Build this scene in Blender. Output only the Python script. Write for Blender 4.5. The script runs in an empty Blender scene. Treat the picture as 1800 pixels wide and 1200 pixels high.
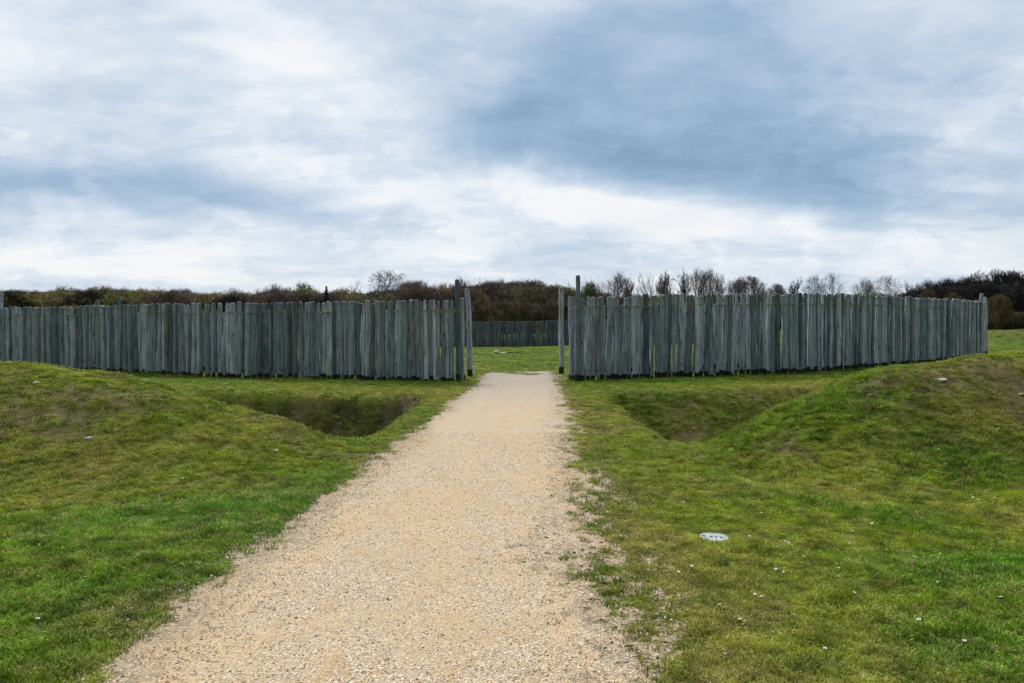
import bpy, math, random
import numpy as np
PI = math.pi
S = bpy.context.scene
COL = S.collection
rng = np.random.default_rng(11)
random.seed(11)

# ------------------------------------------------------------------ helpers
def ss(x, a, b):
    t = np.clip((np.asarray(x, float) - a) / (b - a), 0, 1)
    return t * t * (3 - 2 * t)

def _hash(ix, iy, seed):
    h = (ix.astype(np.int64) * 374761393 + iy.astype(np.int64) * 668265263 + seed * 1442695041) & 0xffffffff
    h = ((h ^ (h >> 13)) * 1274126177) & 0xffffffff
    h = h ^ (h >> 16)
    return (h & 0xffffff) / float(0xffffff)

def vnoise(x, y, seed=0):
    x = np.asarray(x, float); y = np.asarray(y, float)
    ix = np.floor(x); iy = np.floor(y)
    fx = x - ix; fy = y - iy
    fx = fx * fx * (3 - 2 * fx); fy = fy * fy * (3 - 2 * fy)
    a = _hash(ix, iy, seed); b = _hash(ix + 1, iy, seed)
    c = _hash(ix, iy + 1, seed); d = _hash(ix + 1, iy + 1, seed)
    return (a + (b - a) * fx) * (1 - fy) + (c + (d - c) * fx) * fy

def fbm(x, y, seed=0, octv=4):
    s = 0; a = .5; t = 0
    for k in range(octv):
        s = s + a * vnoise(x * 2 ** k + 17.3 * k, y * 2 ** k - 9.1 * k, seed + k); t += a; a *= .5
    return s / t

def mesh_from(name, V, F, smooth=True, mats=(), attrs=None, mi=None):
    """V (n,3) ; F list of arrays of faces (each (m,k)) or a single array"""
    me = bpy.data.meshes.new(name)
    V = np.asarray(V, np.float32)
    if not isinstance(F, (list, tuple)): F = [F]
    F = [np.asarray(f, np.int32) for f in F if len(f)]
    me.vertices.add(len(V)); me.vertices.foreach_set('co', V.ravel())
    nl = sum(f.size for f in F); nf = sum(len(f) for f in F)
    me.loops.add(nl); me.loops.foreach_set('vertex_index', np.concatenate([f.ravel() for f in F]))
    me.polygons.add(nf)
    tot = np.concatenate([np.full(len(f), f.shape[1], np.int32) for f in F])
    st = np.concatenate([[0], np.cumsum(tot)[:-1]]).astype(np.int32)
    me.polygons.foreach_set('loop_start', st)
    me.polygons.foreach_set('loop_total', tot)
    me.polygons.foreach_set('use_smooth', np.full(nf, smooth))
    for m in mats: me.materials.append(m)
    if mi is not None: me.polygons.foreach_set('material_index', np.asarray(mi, np.int32))
    for k, v in (attrs or {}).items():
        a = me.attributes.new(k, 'FLOAT', 'POINT'); a.data.foreach_set('value', np.asarray(v, np.float32))
    me.update(calc_edges=True); me.validate()
    return me

def link(name, me, parent=None, loc=(0, 0, 0), rot=(0, 0, 0)):
    o = bpy.data.objects.new(name, me); COL.objects.link(o)
    o.location = loc; o.rotation_euler = rot
    if parent is not None: o.parent = parent
    return o

def tag(o, label=None, cat=None, group=None, kind=None):
    if label: o['label'] = label
    if cat: o['category'] = cat
    if group: o['group'] = group
    if kind: o['kind'] = kind
    return o

# ------------------------------------------------------------------ node helper
class NT:
    def __init__(s, tree): s.t = tree; s.n = tree.nodes; s.l = tree.links
    def node(s, typ, **kw):
        n = s.n.new(typ)
        for k, v in kw.items(): setattr(n, k, v)
        return n
    def set(s, sock, v):
        if hasattr(v, 'bl_idname') or isinstance(v, bpy.types.NodeSocket): s.l.new(v, sock)
        elif v is not None:
            if sock.type == 'RGBA' and len(v) == 3: v = (*v, 1)
            sock.default_value = v
    def math(s, op, a, b=None, c=None, clamp=False):
        n = s.node('ShaderNodeMath', operation=op, use_clamp=clamp)
        for i, v in enumerate((a, b, c)):
            if v is not None: s.set(n.inputs[i], v)
        return n.outputs[0]
    def mix(s, f, a, b, blend='MIX'):
        n = s.node('ShaderNodeMix', data_type='RGBA', blend_type=blend)
        s.set(n.inputs[0], f); s.set(n.inputs[6], a); s.set(n.inputs[7], b)
        return n.outputs[2]
    def ramp(s, v, stops, interp='LINEAR'):
        n = s.node('ShaderNodeValToRGB'); n.color_ramp.interpolation = interp
        e = n.color_ramp.elements
        while len(e) < len(stops): e.new(.5)
        for i, (p, c) in enumerate(stops):
            e[i].position = p; e[i].color = (c, c, c, 1) if isinstance(c, (int, float)) else (*c, 1)
        s.set(n.inputs[0], v); return n.outputs[0]
    def maprange(s, v, a, b, c=0, d=1, interp='SMOOTHSTEP'):
        n = s.node('ShaderNodeMapRange', interpolation_type=interp)
        s.set(n.inputs[0], v)
        for i, k in enumerate((a, b, c, d)): s.set(n.inputs[i + 1], k)
        return n.outputs[0]
    def noise(s, vec, scale, detail=4, rough=.55, dist=0, dim='3D'):
        n = s.node('ShaderNodeTexNoise', noise_dimensions=dim)
        if vec is not None: s.l.new(vec, n.inputs['Vector'])
        n.inputs['Scale'].default_value = scale; n.inputs['Detail'].default_value = detail
        n.inputs['Roughness'].default_value = rough; n.inputs['Distortion'].default_value = dist
        return n.outputs[0]
    def voro(s, vec, scale, feature='F1', out='Distance', rand=1):
        n = s.node('ShaderNodeTexVoronoi', feature=feature)
        s.l.new(vec, n.inputs['Vector']); n.inputs['Scale'].default_value = scale
        n.inputs['Randomness'].default_value = rand
        return n.outputs[out]
    def mapping(s, vec, loc=(0, 0, 0), rot=(0, 0, 0), scale=(1, 1, 1), typ='POINT'):
        n = s.node('ShaderNodeMapping', vector_type=typ)
        s.l.new(vec, n.inputs[0]); n.inputs[1].default_value = loc
        n.inputs[2].default_value = rot; n.inputs[3].default_value = scale
        return n.outputs[0]
    def attr(s, name, typ='GEOMETRY', out='Fac'):
        n = s.node('ShaderNodeAttribute', attribute_type=typ, attribute_name=name)
        return n.outputs[out]
    def bump(s, h, strength, dist, normal=None):
        n = s.node('ShaderNodeBump'); n.inputs['Strength'].default_value = strength
        n.inputs['Distance'].default_value = dist; s.l.new(h, n.inputs['Height'])
        if normal is not None: s.l.new(normal, n.inputs['Normal'])
        return n.outputs[0]

def new_mat(name):
    m = bpy.data.materials.new(name); m.use_nodes = True
    t = m.node_tree; b = t.nodes['Principled BSDF']
    return m, NT(t), b

# ------------------------------------------------------------------ terrain description (metres, camera stands at 0,0)
CX, CY = 1.0, 52.0
_r = np.linspace(20, 70, 2001)
def _prof(nodes, sig=.28):
    r, z = zip(*nodes); p = np.interp(_r, r, z)
    k = np.arange(-40, 41) * .025; g = np.exp(-k * k / (2 * sig * sig)); g /= g.sum()
    return np.convolve(np.pad(p, 40, 'edge'), g, 'valid')
P_BANK = _prof([(38.6, 0), (39.4, .22), (40.9, .96), (41.6, 1), (42.3, .93), (43.5, .28), (44.3, 0)], .3)
P_DITCH_L = _prof([(32.0, 0), (33.7, -1.85), (34.4, -1.9), (39.5, 0)], .09)
P_DITCH_E = _prof([(32.0, 0), (33.7, -1.75), (34.6, -1.75), (41.15, 0)], .09)
P_DITCH_N = _prof([(33.1, 0), (34.6, -1.0), (36.0, -.85), (41.9, 0)], .09)
def ground(x, y, fine=True):
    x = np.asarray(x, float); y = np.asarray(y, float)
    g = np.interp(x, [0, 2, 5, 9, 12, 22, 45, 60], [0, .05, .14, .2, .26, .37, .62, .62]) * ss(y, 8, 20)
    r = np.hypot(x - CX, y - CY)
    sl = -x - 2.25 + .25 * (vnoise(y * .5, x * 0, 5) - .5); sr = x - 2.6
    gl = np.interp(sl, [0, .4, .9, 1.65, 2.45, 3.35, 5, 8], [0, .12, .36, .57, .8, 1.03, 1.13, 1.13])
    gr = np.interp(sr, [0, .2, .54, .94, 1.33, 1.72, 2.1, 2.9, 3.7, 5], [0, .12, .31, .52, .7, .87, 1.03, 1.19, 1.24, 1.22])
    near = y < CY
    bh = np.where(near, np.where(x < 0, gl, gr), 1.1)
    z = g + bh * np.interp(r, _r, P_BANK)
    el = ss(-x - 1.9, 0, 1.05); er = ss(x - 2.0, 0, .75)
    fl = ss(-x, 3, 5.5); dl = el * (np.interp(r, _r, P_DITCH_E) * (1 - fl) + np.interp(r, _r, P_DITCH_L) * fl)
    far = ss(x, 4.5, 8)
    dr = er * (np.interp(r, _r, P_DITCH_N) * (1 - far) + np.interp(r, _r, P_DITCH_L) * far)
    z = z + np.where(near, np.where(x < 0, dl, dr), np.interp(r, _r, P_DITCH_L))
    if fine:
        pm = pathdist(x, y)
        off = .25 + .75 * ss(-pm, 0, .8)
        slope = np.clip(np.abs(np.interp(r, _r, P_BANK)) + np.abs(np.interp(r, _r, P_DITCH_L)), 0, 1) * (np.abs(x) > 2)
        z = z + off * ((fbm(x * .7, y * .7, 3) - .5) * (.09 + .16 * slope) + (fbm(x * 4, y * 4, 8, 3) - .5) * (.035 + .05 * slope))
    return z

PY = [-6, 3.6, 5.3, 7.5, 10.2, 13.5, 18.8, 25, 31.5]
PLE = [-1.85, -1.9, -1.95, -1.85, -1.72, -1.55, -1.33, -1.1, -.95]
PRE = [.6, .62, .68, .8, .95, 1.1, 1.35, 1.55, 1.55]
def pathdist(x, y):
    """signed distance inside the path (positive inside)"""
    x = np.asarray(x, float); y = np.asarray(y, float)
    a = x - np.interp(y, PY, PLE); b = np.interp(y, PY, PRE) - x
    return np.minimum(np.minimum(a, b), 31.2 - y)
def gravelness(x, y):
    """>0.5 gravel shows ; ragged margins"""
    x = np.asarray(x, float); y = np.asarray(y, float)
    a = x - np.interp(y, PY, PLE); b = np.interp(y, PY, PRE) - x
    n = fbm(x * 2.3, y * 1.6, 21, 4) - .5; n2 = fbm(x * 9, y * 6, 25, 3) - .5
    n4 = fbm(x * 26, y * 20, 29, 2) - .5
    wa = a + n * .2 + n2 * .32 + n4 * .34
    wid = np.interp(y, [3, 9, 20], [.74, .6, .45])
    n3 = fbm(x * 26, y * 20, 29, 2) - .5
    wb = b + n * wid * .8 + n2 * wid * 1.0 + n3 * wid * 1.2 - .04
    e = 31.2 - y + n * 3 + n2 * 2
    m = np.minimum(np.minimum(wa, wb), e)
    # a few grassy islets near the far end of the path
    isl = (fbm(x * 1.3, y * .9, 40, 3) - .5) * 1.6 + .9 - ss(y, 26, 30) * .85
    return np.minimum(m, isl)

def blob(x, y, cx, cy, rx, ry, ang=0):
    c, s = math.cos(ang), math.sin(ang)
    u = ((x - cx) * c + (y - cy) * s) / rx; v = (-(x - cx) * s + (y - cy) * c) / ry
    return np.exp(-(u * u + v * v))
def f_lush(x, y):
    v = (fbm(x * .6, y * .6, 60, 4) - .46) * 2.2
    v = v + .75 * blob(x, y, -2.75, 6.9, 1.0, .5) + .5 * blob(x, y, -3, 4.6, 1.4, 1.1) + .9 * blob(x, y, 3.0, 7.3, 1.6, .35, -1.05) \
        + .7 * blob(x, y, 3.4, 5.4, 1.6, .5, -.3) + .5 * blob(x, y, 2.3, 3.9, .9, .4)
    v = v - .35 * blob(x, y, -5, 9.8, 3, 1.3) - .3 * blob(x, y, 6.5, 9.4, 2.2, 1.0) + .55 * blob(x, y, 4.3, 11, 1.1, 1.2) + (.4 * ss(y, 21.5, 23.5))
    return np.clip(v, 0, 1)
def f_dirt(x, y):
    v = (fbm(x * 1.3, y * 1.3, 80, 5) - .57) * 3.2
    v = v + (fbm(x * 7, y * 7, 90, 3) - .5) * 2.0
    v = v + .36 * blob(x, y, -5.6, 9.8, 1.5, .9) + .25 * blob(x, y, -4.4, 10.2, 2.2, 1.1) + .3 * blob(x, y, 5.8, 9.4, 2.2, .8) + .35 * blob(x, y, -3.2, 10.4, .6, .8) + .45 * blob(x, y, 5.2, 10.0, .8, .45, .4) \
        + .25 * blob(x, y, 6.8, 9.2, 1.2, .9) + .35 * blob(x, y, 3.0, 10.6, .5, .5)
    r = np.hypot(x - CX, y - CY)
    v = v + .95 * ss(-np.interp(r, _r, P_DITCH_L), .03, .4) * ss(34.6 - r, -.3, .3) * (np.abs(x) > 2.1) * (.22 + .5 * (x < 0))  # extra soil tone on the ditch walls, partly painting in their shade
    v = v
    bk = np.interp(r, _r, P_BANK) * (y < CY) * ss(r - 40.9, 0, 1.2)
    v = v + .17 * ss(bk, .1, .5) * ((x < -2.6) | (x > 4.2))
    v = v * (1 - .45 * ss(8.5 - y, 0, 1.5)) - .1 * ss(8.5 - y, 0, 1.5)
    pm = pathdist(x, y)
    v = v + .6 * np.exp(-((pm + .18) / .3) ** 2) * (y < 32)
    return np.clip(v, 0, 1)
def f_moss(x, y):
    r = np.hypot(x - CX, y - CY)
    w = ss(-np.interp(r, _r, P_DITCH_L), .03, .35) * ss(34.9 - r, -.3, .3) * np.where(x < 0, ss(-x - 1.9, 0, .4), .32 * ss(x - 2, 0, .4))  # dark growth on the ditch walls that also paints their shade into the colour
    return np.clip(w * (.75 + 1.6 * (fbm(x * 2.5, y * 2.5, 95, 4) - .45)) + .8 * blob(x, y, 2.5, 17.0, .35, .9) + .5 * (y > 45) * ss(np.interp(r, _r, P_BANK), .05, .5), 0, 1)  # last two terms paint shade on the steep ditch corner and far bank
def f_dry(x, y):
    v = (fbm(x * .9 + 50, y * .9, 70, 4) - .45) * 2.4
    v = v + .5 * blob(x, y, 0, 20.5, 30, 1.1) + .3 * ss(-pathdist(x, y), 1.2, .1)
    return np.clip(v, 0, 1)

def axis(parts):
    a = []
    for (s, e, st) in parts: a.append(np.arange(s, e - 1e-6, st))
    a.append([parts[-1][1]]); return np.concatenate(a)
def geo(s, e, d0, k=1.14):
    out = [s]; d = d0
    while out[-1] < e: out.append(out[-1] + d); d *= k
    return np.array(out)
xs = np.concatenate([-geo(60, 900, .6, 1.2)[::-1], axis([(-60 + .4, -11, .4), (-11, -6, .08), (-6, 6, .045), (6, 11, .08), (11, 60, .4)])[:-1], geo(60, 900, .6, 1.2)])
ys = np.concatenate([-geo(1, 120, .12)[::-1], axis([(-1 + .1, 2.5, .1), (2.5, 13, .045), (13, 24, .08), (24, 34, .15), (34, 100, .4)]), geo(100, 1500, .6, 1.15)[1:]])
X, Y = np.meshgrid(xs, ys, indexing='ij')
Z = ground(X, Y)
gv = gravelness(X, Y)
pathmask = np.clip(gv / .1 + .5, 0, 1)
nx, ny = X.shape
idx = np.arange(nx * ny).reshape(nx, ny)
F = np.stack([idx[:-1, :-1], idx[1:, :-1], idx[1:, 1:], idx[:-1, 1:]], -1).reshape(-1, 4)

# ------------------------------------------------------------------ materials
def turf_color(t, lush, dirt, dry, pos, moss, blades=False):
    n1 = t.noise(pos, 2.3, 5, .6); n2 = t.noise(pos, 12, 5, .72); n3 = t.noise(pos, 70, 3, .7)
    base = t.mix(t.maprange(n2, .3, .7), (.11, .175, .007), (.29, .37, .015))
    base = t.mix(t.maprange(n1, .40, .64, 0, .6), base, (.34, .37, .025))
    base = t.mix(t.math('MULTIPLY', dry, t.maprange(n2, .25, .6, .25, .9)), base, (.38, .32, .085))
    base = t.mix(t.math('MULTIPLY', lush, .85), base, (.07, .21, .008))
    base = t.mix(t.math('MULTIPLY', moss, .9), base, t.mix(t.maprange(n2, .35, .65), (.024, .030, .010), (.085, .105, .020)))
    dm = t.math('MULTIPLY', dirt, t.maprange(n3, .35, .6, .35, 1.0))
    if not blades:
        base = t.mix(t.maprange(n3, .42, .68, 0, .5), base, (.075, .055, .03))
        base = t.mix(1.0, base, t.mix(t.maprange(n3, .3, .7), (.42, .42, .42), (.78, .76, .72)), 'MULTIPLY')  # noisy darkening painted in for the shade between grass blades
        base = t.mix(dm, base, t.mix(t.maprange(n3, .35, .65), (.065, .042, .024), (.15, .105, .062)))
    else:
        base = t.mix(t.math('MULTIPLY', dm, .55), base, (.17, .13, .06))
    return base

def mat_turf():
    m, t, b = new_mat('turf')
    pos = t.node('ShaderNodeNewGeometry').outputs['Position']
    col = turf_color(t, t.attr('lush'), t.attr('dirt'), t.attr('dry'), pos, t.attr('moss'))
    # stony soil where the gravel margin is thin
    gr = t.attr('gravel')
    v = t.voro(pos, 85, out='Color'); sep = t.node('ShaderNodeSeparateColor'); t.l.new(v, sep.inputs[0])
    stone = t.ramp(sep.outputs[0], [(0, (.20, .14, .09)), (.45, (.3, .22, .13)), (.8, (.48, .38, .26)), (1, (.55, .5, .42))])
    nn = t.noise(pos, 30, 4, .7)
    gm = t.maprange(t.math('ADD', gr, t.math('MULTIPLY', t.math('SUBTRACT', nn, .5), 1.1)), .34, .50)
    col = t.mix(gm, col, stone)
    t.set(b.inputs['Base Color'], col)
    b.inputs['Roughness'].default_value = .95; b.inputs['Specular IOR Level'].default_value = .15
    h = t.math('ADD', t.noise(pos, 60, 5, .75), t.math('MULTIPLY', t.noise(pos, 9, 4, .6), 1.6))
    t.set(b.inputs['Normal'], t.bump(h, .55, .025))
    return m

def mat_gravel():
    m, t, b = new_mat('gravel_path')
    pos = t.node('ShaderNodeNewGeometry').outputs['Position']
    wp = t.node('ShaderNodeVectorMath', operation='ADD'); t.l.new(pos, wp.inputs[0])
    nz = t.node('ShaderNodeTexNoise'); nz.inputs['Scale'].default_value = 40; t.l.new(pos, nz.inputs['Vector'])
    sc = t.node('ShaderNodeVectorMath', operation='SCALE'); t.l.new(nz.outputs['Color'], sc.inputs[0]); sc.inputs['Scale'].default_value = .01
    t.l.new(sc.outputs[0], wp.inputs[1]); p = wp.outputs[0]
    cols = []
    for scale in (105, 210):
        v = t.voro(p, scale, out='Color'); sep = t.node('ShaderNodeSeparateColor'); t.l.new(v, sep.inputs[0])
        cols.append((sep.outputs[0], sep.outputs[1]))
    rampst = [(0, (.16, .115, .075)), (.12, (.30, .21, .125)), (.4, (.52, .355, .20)), (.65, (.65, .465, .28)), (.86, (.80, .64, .455)), (1, (.94, .88, .78))]
    c1 = t.ramp(cols[0][0], rampst); c2 = t.ramp(cols[1][0], rampst)
    c = t.mix(t.maprange(cols[0][1], .45, .6), c2, c1)
    # occasional blue grey pebbles
    c = t.mix(t.maprange(cols[0][1], .93, .95), c, (.30, .31, .32))
    c = t.mix(t.maprange(cols[1][1], .95, .97), c, (.22, .19, .16))
    big = t.noise(pos, .9, 5, .6); mid = t.noise(t.mapping(pos, scale=(1, .45, 1)), 5, 4, .65)
    c = t.mix(t.maprange(big, .4, .65, 0, .6), c, (.55, .40, .24))
    c = t.mix(t.maprange(mid, .5, .72, 0, .6), c, (.52, .33, .16))
    band = t.noise(t.mapping(pos, (3, 1, 0), (0, 0, 0), (.9, .22, 1)), 2.2, 4, .6)
    c = t.mix(t.maprange(band, .46, .62, 0, .34), c, (.62, .42, .22))
    # the far end by the gate is greyer, trodden grit
    sx = t.node('ShaderNodeSeparateXYZ'); t.l.new(pos, sx.inputs[0])
    gy = t.math('ADD', sx.outputs[1], t.math('MULTIPLY', t.math('SUBTRACT', mid, .5), 12))
    c = t.mix(t.maprange(gy, 12, 27, 0, .75), c, t.mix(mid, (.23, .2, .17), (.42, .37, .31)))
    edge = t.attr('edge')
    c = t.mix(t.math('MULTIPLY', edge, t.maprange(t.noise(pos, 25, 4, .7), .35, .65, .1, .85)), c, (.27, .21, .15))
    t.set(b.inputs['Base Color'], c)
    b.inputs['Roughness'].default_value = .9; b.inputs['Specular IOR Level'].default_value = .2
    h = t.math('ADD', t.math('MULTIPLY', t.voro(p, 105), -1.2), t.math('MULTIPLY', t.voro(p, 210), -.6))
    h = t.math('ADD', h, t.math('MULTIPLY', t.noise(pos, 8, 4), .6))
    t.set(b.inputs['Normal'], t.bump(h, .75, .012))
    return m

def mat_grass(name, hue=0):
    m, t, b = new_mat(name)
    pos = t.node('ShaderNodeNewGeometry').outputs['Position']
    rnd = t.node('ShaderNodeObjectInfo').outputs['Random']
    I = 'INSTANCER'
    col = turf_color(t, t.attr('lush', I), t.attr('dirt', I), t.attr('dry', I), pos, t.attr('moss', I), blades=True)
    col = t.mix(t.maprange(rnd, .70, .95, 0, .85), col, (.38, .31, .12))
    col = t.mix(1.0, col, t.ramp(t.noise(pos, 4.5, 5, .7), [(.34, .42), (.5, 1.05), (.66, 1.6)]), 'MULTIPLY')
    col = t.mix(t.maprange(rnd, 0, .25, .6, 0), col, (.07, .19, .018))
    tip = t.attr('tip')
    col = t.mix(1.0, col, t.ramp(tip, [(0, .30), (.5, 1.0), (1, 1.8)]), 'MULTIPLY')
    t.set(b.inputs['Base Color'], col)
    b.inputs['Roughness'].default_value = .65; b.inputs['Specular IOR Level'].default_value = .18
    tr = t.node('ShaderNodeBsdfTranslucent'); t.l.new(col, tr.inputs[0])
    mx = t.node('ShaderNodeMixShader'); mx.inputs[0].default_value = .3
    t.l.new(b.outputs[0], mx.inputs[1]); t.l.new(tr.outputs[0], mx.inputs[2])
    t.l.new(mx.outputs[0], t.n['Material Output'].inputs[0])
    return m

def mat_wood():
    m, t, b = new_mat('weathered_wood')
    co = t.node('ShaderNodeTexCoord').outputs['Object']
    r1 = t.attr('rnd'); r2 = t.attr('rnb'); hz = t.attr('hz')
    off = t.node('ShaderNodeCombineXYZ'); t.l.new(t.math('MULTIPLY', r1, 37.0), off.inputs[0]); t.l.new(t.math('MULTIPLY', r2, 53.0), off.inputs[1]); t.l.new(t.math('MULTIPLY', r1, 21.0), off.inputs[2])
    va = t.node('ShaderNodeVectorMath', operation='ADD'); t.l.new(co, va.inputs[0]); t.l.new(off.outputs[0], va.inputs[1]); p = va.outputs[0]
    streak = t.noise(t.mapping(p, scale=(34, 34, 1.6)), 1, 6, .65)
    blot = t.noise(t.mapping(p, scale=(5, 5, 1.7)), 1, 5, .6)
    crack = t.noise(t.mapping(p, scale=(48, 48, .9)), 1, 3, .5, .3)
    grey = t.mix(t.maprange(r2, 0, 1, interp='LINEAR'), (.085, .11, .14), (.50, .56, .64))
    brn = t.maprange(t.math('FRACT', t.math('MULTIPLY', r2, 5.7)), .8, .95, 0, .5)
    grey = t.mix(brn, grey, (.22, .195, .165))
    teal = t.mix(t.maprange(r1, 0, 1), (.10, .165, .195), (.25, .355, .41))
    tealm = t.maprange(t.math('ADD', t.math('MULTIPLY', t.math('FRACT', t.math('MULTIPLY', r1, 7.3)), .8), t.math('MULTIPLY', blot, .8)), .84, 1.25)
    c = t.mix(tealm, grey, teal)
    c = t.mix(1.0, c, t.ramp(streak, [(.3, .5), (.48, .94), (.7, 1.35)]), 'MULTIPLY')
    c = t.mix(1.0, c, t.ramp(blot, [(.28, .62), (.5, 1.0), (.72, 1.28)]), 'MULTIPLY')
    c = t.mix(t.maprange(crack, .60, .66, 0, .75), c, (.03, .03, .03))
    kn = t.voro(t.mapping(p, scale=(5, 5, 1.9)), 1)
    knm = t.maprange(kn, .07, .16, 1, 0)
    c = t.mix(t.math('MULTIPLY', knm, .8), c, (.035, .03, .027))
    # greenish algae at the sawn tops
    topm = t.math('MULTIPLY', t.attr('topm'), t.maprange(blot, .35, .6, .4, 1))
    c = t.mix(t.math('MULTIPLY', topm, .55), c, (.06, .075, .04))
    # charred foot
    lim = t.math('ADD', t.attr('char'), t.math('MULTIPLY', t.math('SUBTRACT', t.noise(t.mapping(p, scale=(20, 20, 5)), 1, 2), .5), .02))
    cm = t.maprange(t.math('SUBTRACT', hz, lim), -.006, .006, 1, 0)
    tarc = t.ramp(t.noise(t.mapping(p, scale=(30, 30, 8)), 1, 5, .7), [(.35, (.012, .013, .016)), (.6, (.03, .033, .037)), (.75, (.11, .115, .115))])
    c = t.mix(cm, c, tarc)
    t.set(b.inputs['Base Color'], c)
    b.inputs['Roughness'].default_value = .85; b.inputs['Specular IOR Level'].default_value = .2
    h = t.math('ADD', streak, t.math('MULTIPLY', t.maprange(crack, .58, .66, 0, 1), -1.5))
    h = t.math('ADD', h, t.math('MULTIPLY', knm, .8))
    t.set(b.inputs['Normal'], t.bump(h, .5, .010))
    return m

def mat_simple(name, c1, c2, scale=10, rough=.85, bump=.4, dist=.02, stretch=(1, 1, 1), detail=5):
    m, t, b = new_mat(name)
    co = t.mapping(t.node('ShaderNodeTexCoord').outputs['Object'], scale=stretch)
    n = t.noise(co, scale, detail, .65)
    t.set(b.inputs['Base Color'], t.mix(t.maprange(n, .3, .7), c1, c2))
    b.inputs['Roughness'].default_value = rough; b.inputs['Specular IOR Level'].default_value = .2
    t.set(b.inputs['Normal'], t.bump(n, bump, dist))
    return m

def mat_twig(name, cols, transl=0):
    m, t, b = new_mat(name)
    rnd = t.node('ShaderNodeObjectInfo').outputs['Random']
    k = len(cols)
    c = t.ramp(rnd, [(i / max(1, k - 1), c) for i, c in enumerate(cols)])
    co = t.node('ShaderNodeTexCoord').outputs['Object']
    n = t.noise(co, .8, 4, .6)
    c = t.mix(1.0, c, t.ramp(n, [(.3, .6), (.7, 1.45)]), 'MULTIPLY')
    t.set(b.inputs['Base Color'], c); b.inputs['Roughness'].default_value = .9
    b.inputs['Specular IOR Level'].default_value = .1
    return m

M_turf = mat_turf(); M_gravel = mat_gravel(); M_grass = mat_grass('grass_blades'); M_wood = mat_wood()
M_rope = mat_simple('rope_fibre', (.16, .15, .09), (.30, .28, .18), 60, .9, .6, .004)
M_stone = mat_simple('pale_limestone', (.32, .29, .24), (.62, .59, .53), 14, .85, .5, .01)
M_stone2 = mat_simple('brown_stone', (.22, .15, .10), (.42, .32, .24), 16, .85, .5, .01)
M_bark = mat_simple('tree_bark', (.030, .027, .026), (.065, .056, .050), 4, .95, .5, .03, (1, 1, .3))

# ------------------------------------------------------------------ terrain + path
me = mesh_from('ground', np.stack([X.ravel(), Y.ravel(), Z.ravel()], 1), F, True, [M_turf],
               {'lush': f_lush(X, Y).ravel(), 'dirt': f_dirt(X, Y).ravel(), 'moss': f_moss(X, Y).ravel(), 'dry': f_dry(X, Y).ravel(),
                'gravel': np.clip(.5 + gv / .9, 0, 1).ravel()})
tag(link('ground', me), kind='structure')

pi = np.where((xs > -3.4) & (xs < 3.4))[0]; pj = np.where((ys > -6.1) & (ys < 34))[0]
def refine(a, lim):
    out = [a[0]]
    for u, v in zip(a[:-1], a[1:]):
        k = max(1, int(math.ceil((v - u) / lim)))
        out += list(u + (v - u) * np.arange(1, k + 1) / k)
    return np.array(out)
pxs = refine(xs[pi[0]:pi[-1] + 1], .024); pys = refine(ys[pj[0]:pj[-1] + 1], .03)
PX, PYY = np.meshgrid(pxs, pys, indexing='ij')
# sample the terrain sheet itself (bilinear) so the path lies 6 mm or more above it
ii = np.clip(np.searchsorted(xs, PX, 'right') - 1, 0, nx - 2); jj = np.clip(np.searchsorted(ys, PYY, 'right') - 1, 0, ny - 2)
fx = (PX - xs[ii]) / (xs[ii + 1] - xs[ii]); fy = (PYY - ys[jj]) / (ys[jj + 1] - ys[jj])
PZ = (Z[ii, jj] * (1 - fx) + Z[ii + 1, jj] * fx) * (1 - fy) + (Z[ii, jj + 1] * (1 - fx) + Z[ii + 1, jj + 1] * fx) * fy
pg = gravelness(PX, PYY)
PZ = PZ + .003 + .013 * ss(pg, .02, .45) + (fbm(PX * 22, PYY * 22, 33, 2) - .5) * .005 * ss(pg, 0, .2)
n1, n2 = PX.shape
pid = np.arange(n1 * n2).reshape(n1, n2)
PF = np.stack([pid[:-1, :-1], pid[1:, :-1], pid[1:, 1:], pid[:-1, 1:]], -1)
keep = ((pg + (fbm(PX * 40, PYY * 40, 35, 2) - .5) * .16) > 0)[:-1, :-1]
PF = PF[keep]
used = np.unique(PF); remap = np.full(n1 * n2, -1); remap[used] = np.arange(len(used))
PV = np.stack([PX.ravel(), PYY.ravel(), PZ.ravel()], 1)[used]
me = mesh_from('path', PV, remap[PF], True, [M_gravel], {'edge': (1 - ss(pg, 0, .45)).ravel()[used]})
tag(link('path', me), kind='structure')

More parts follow.
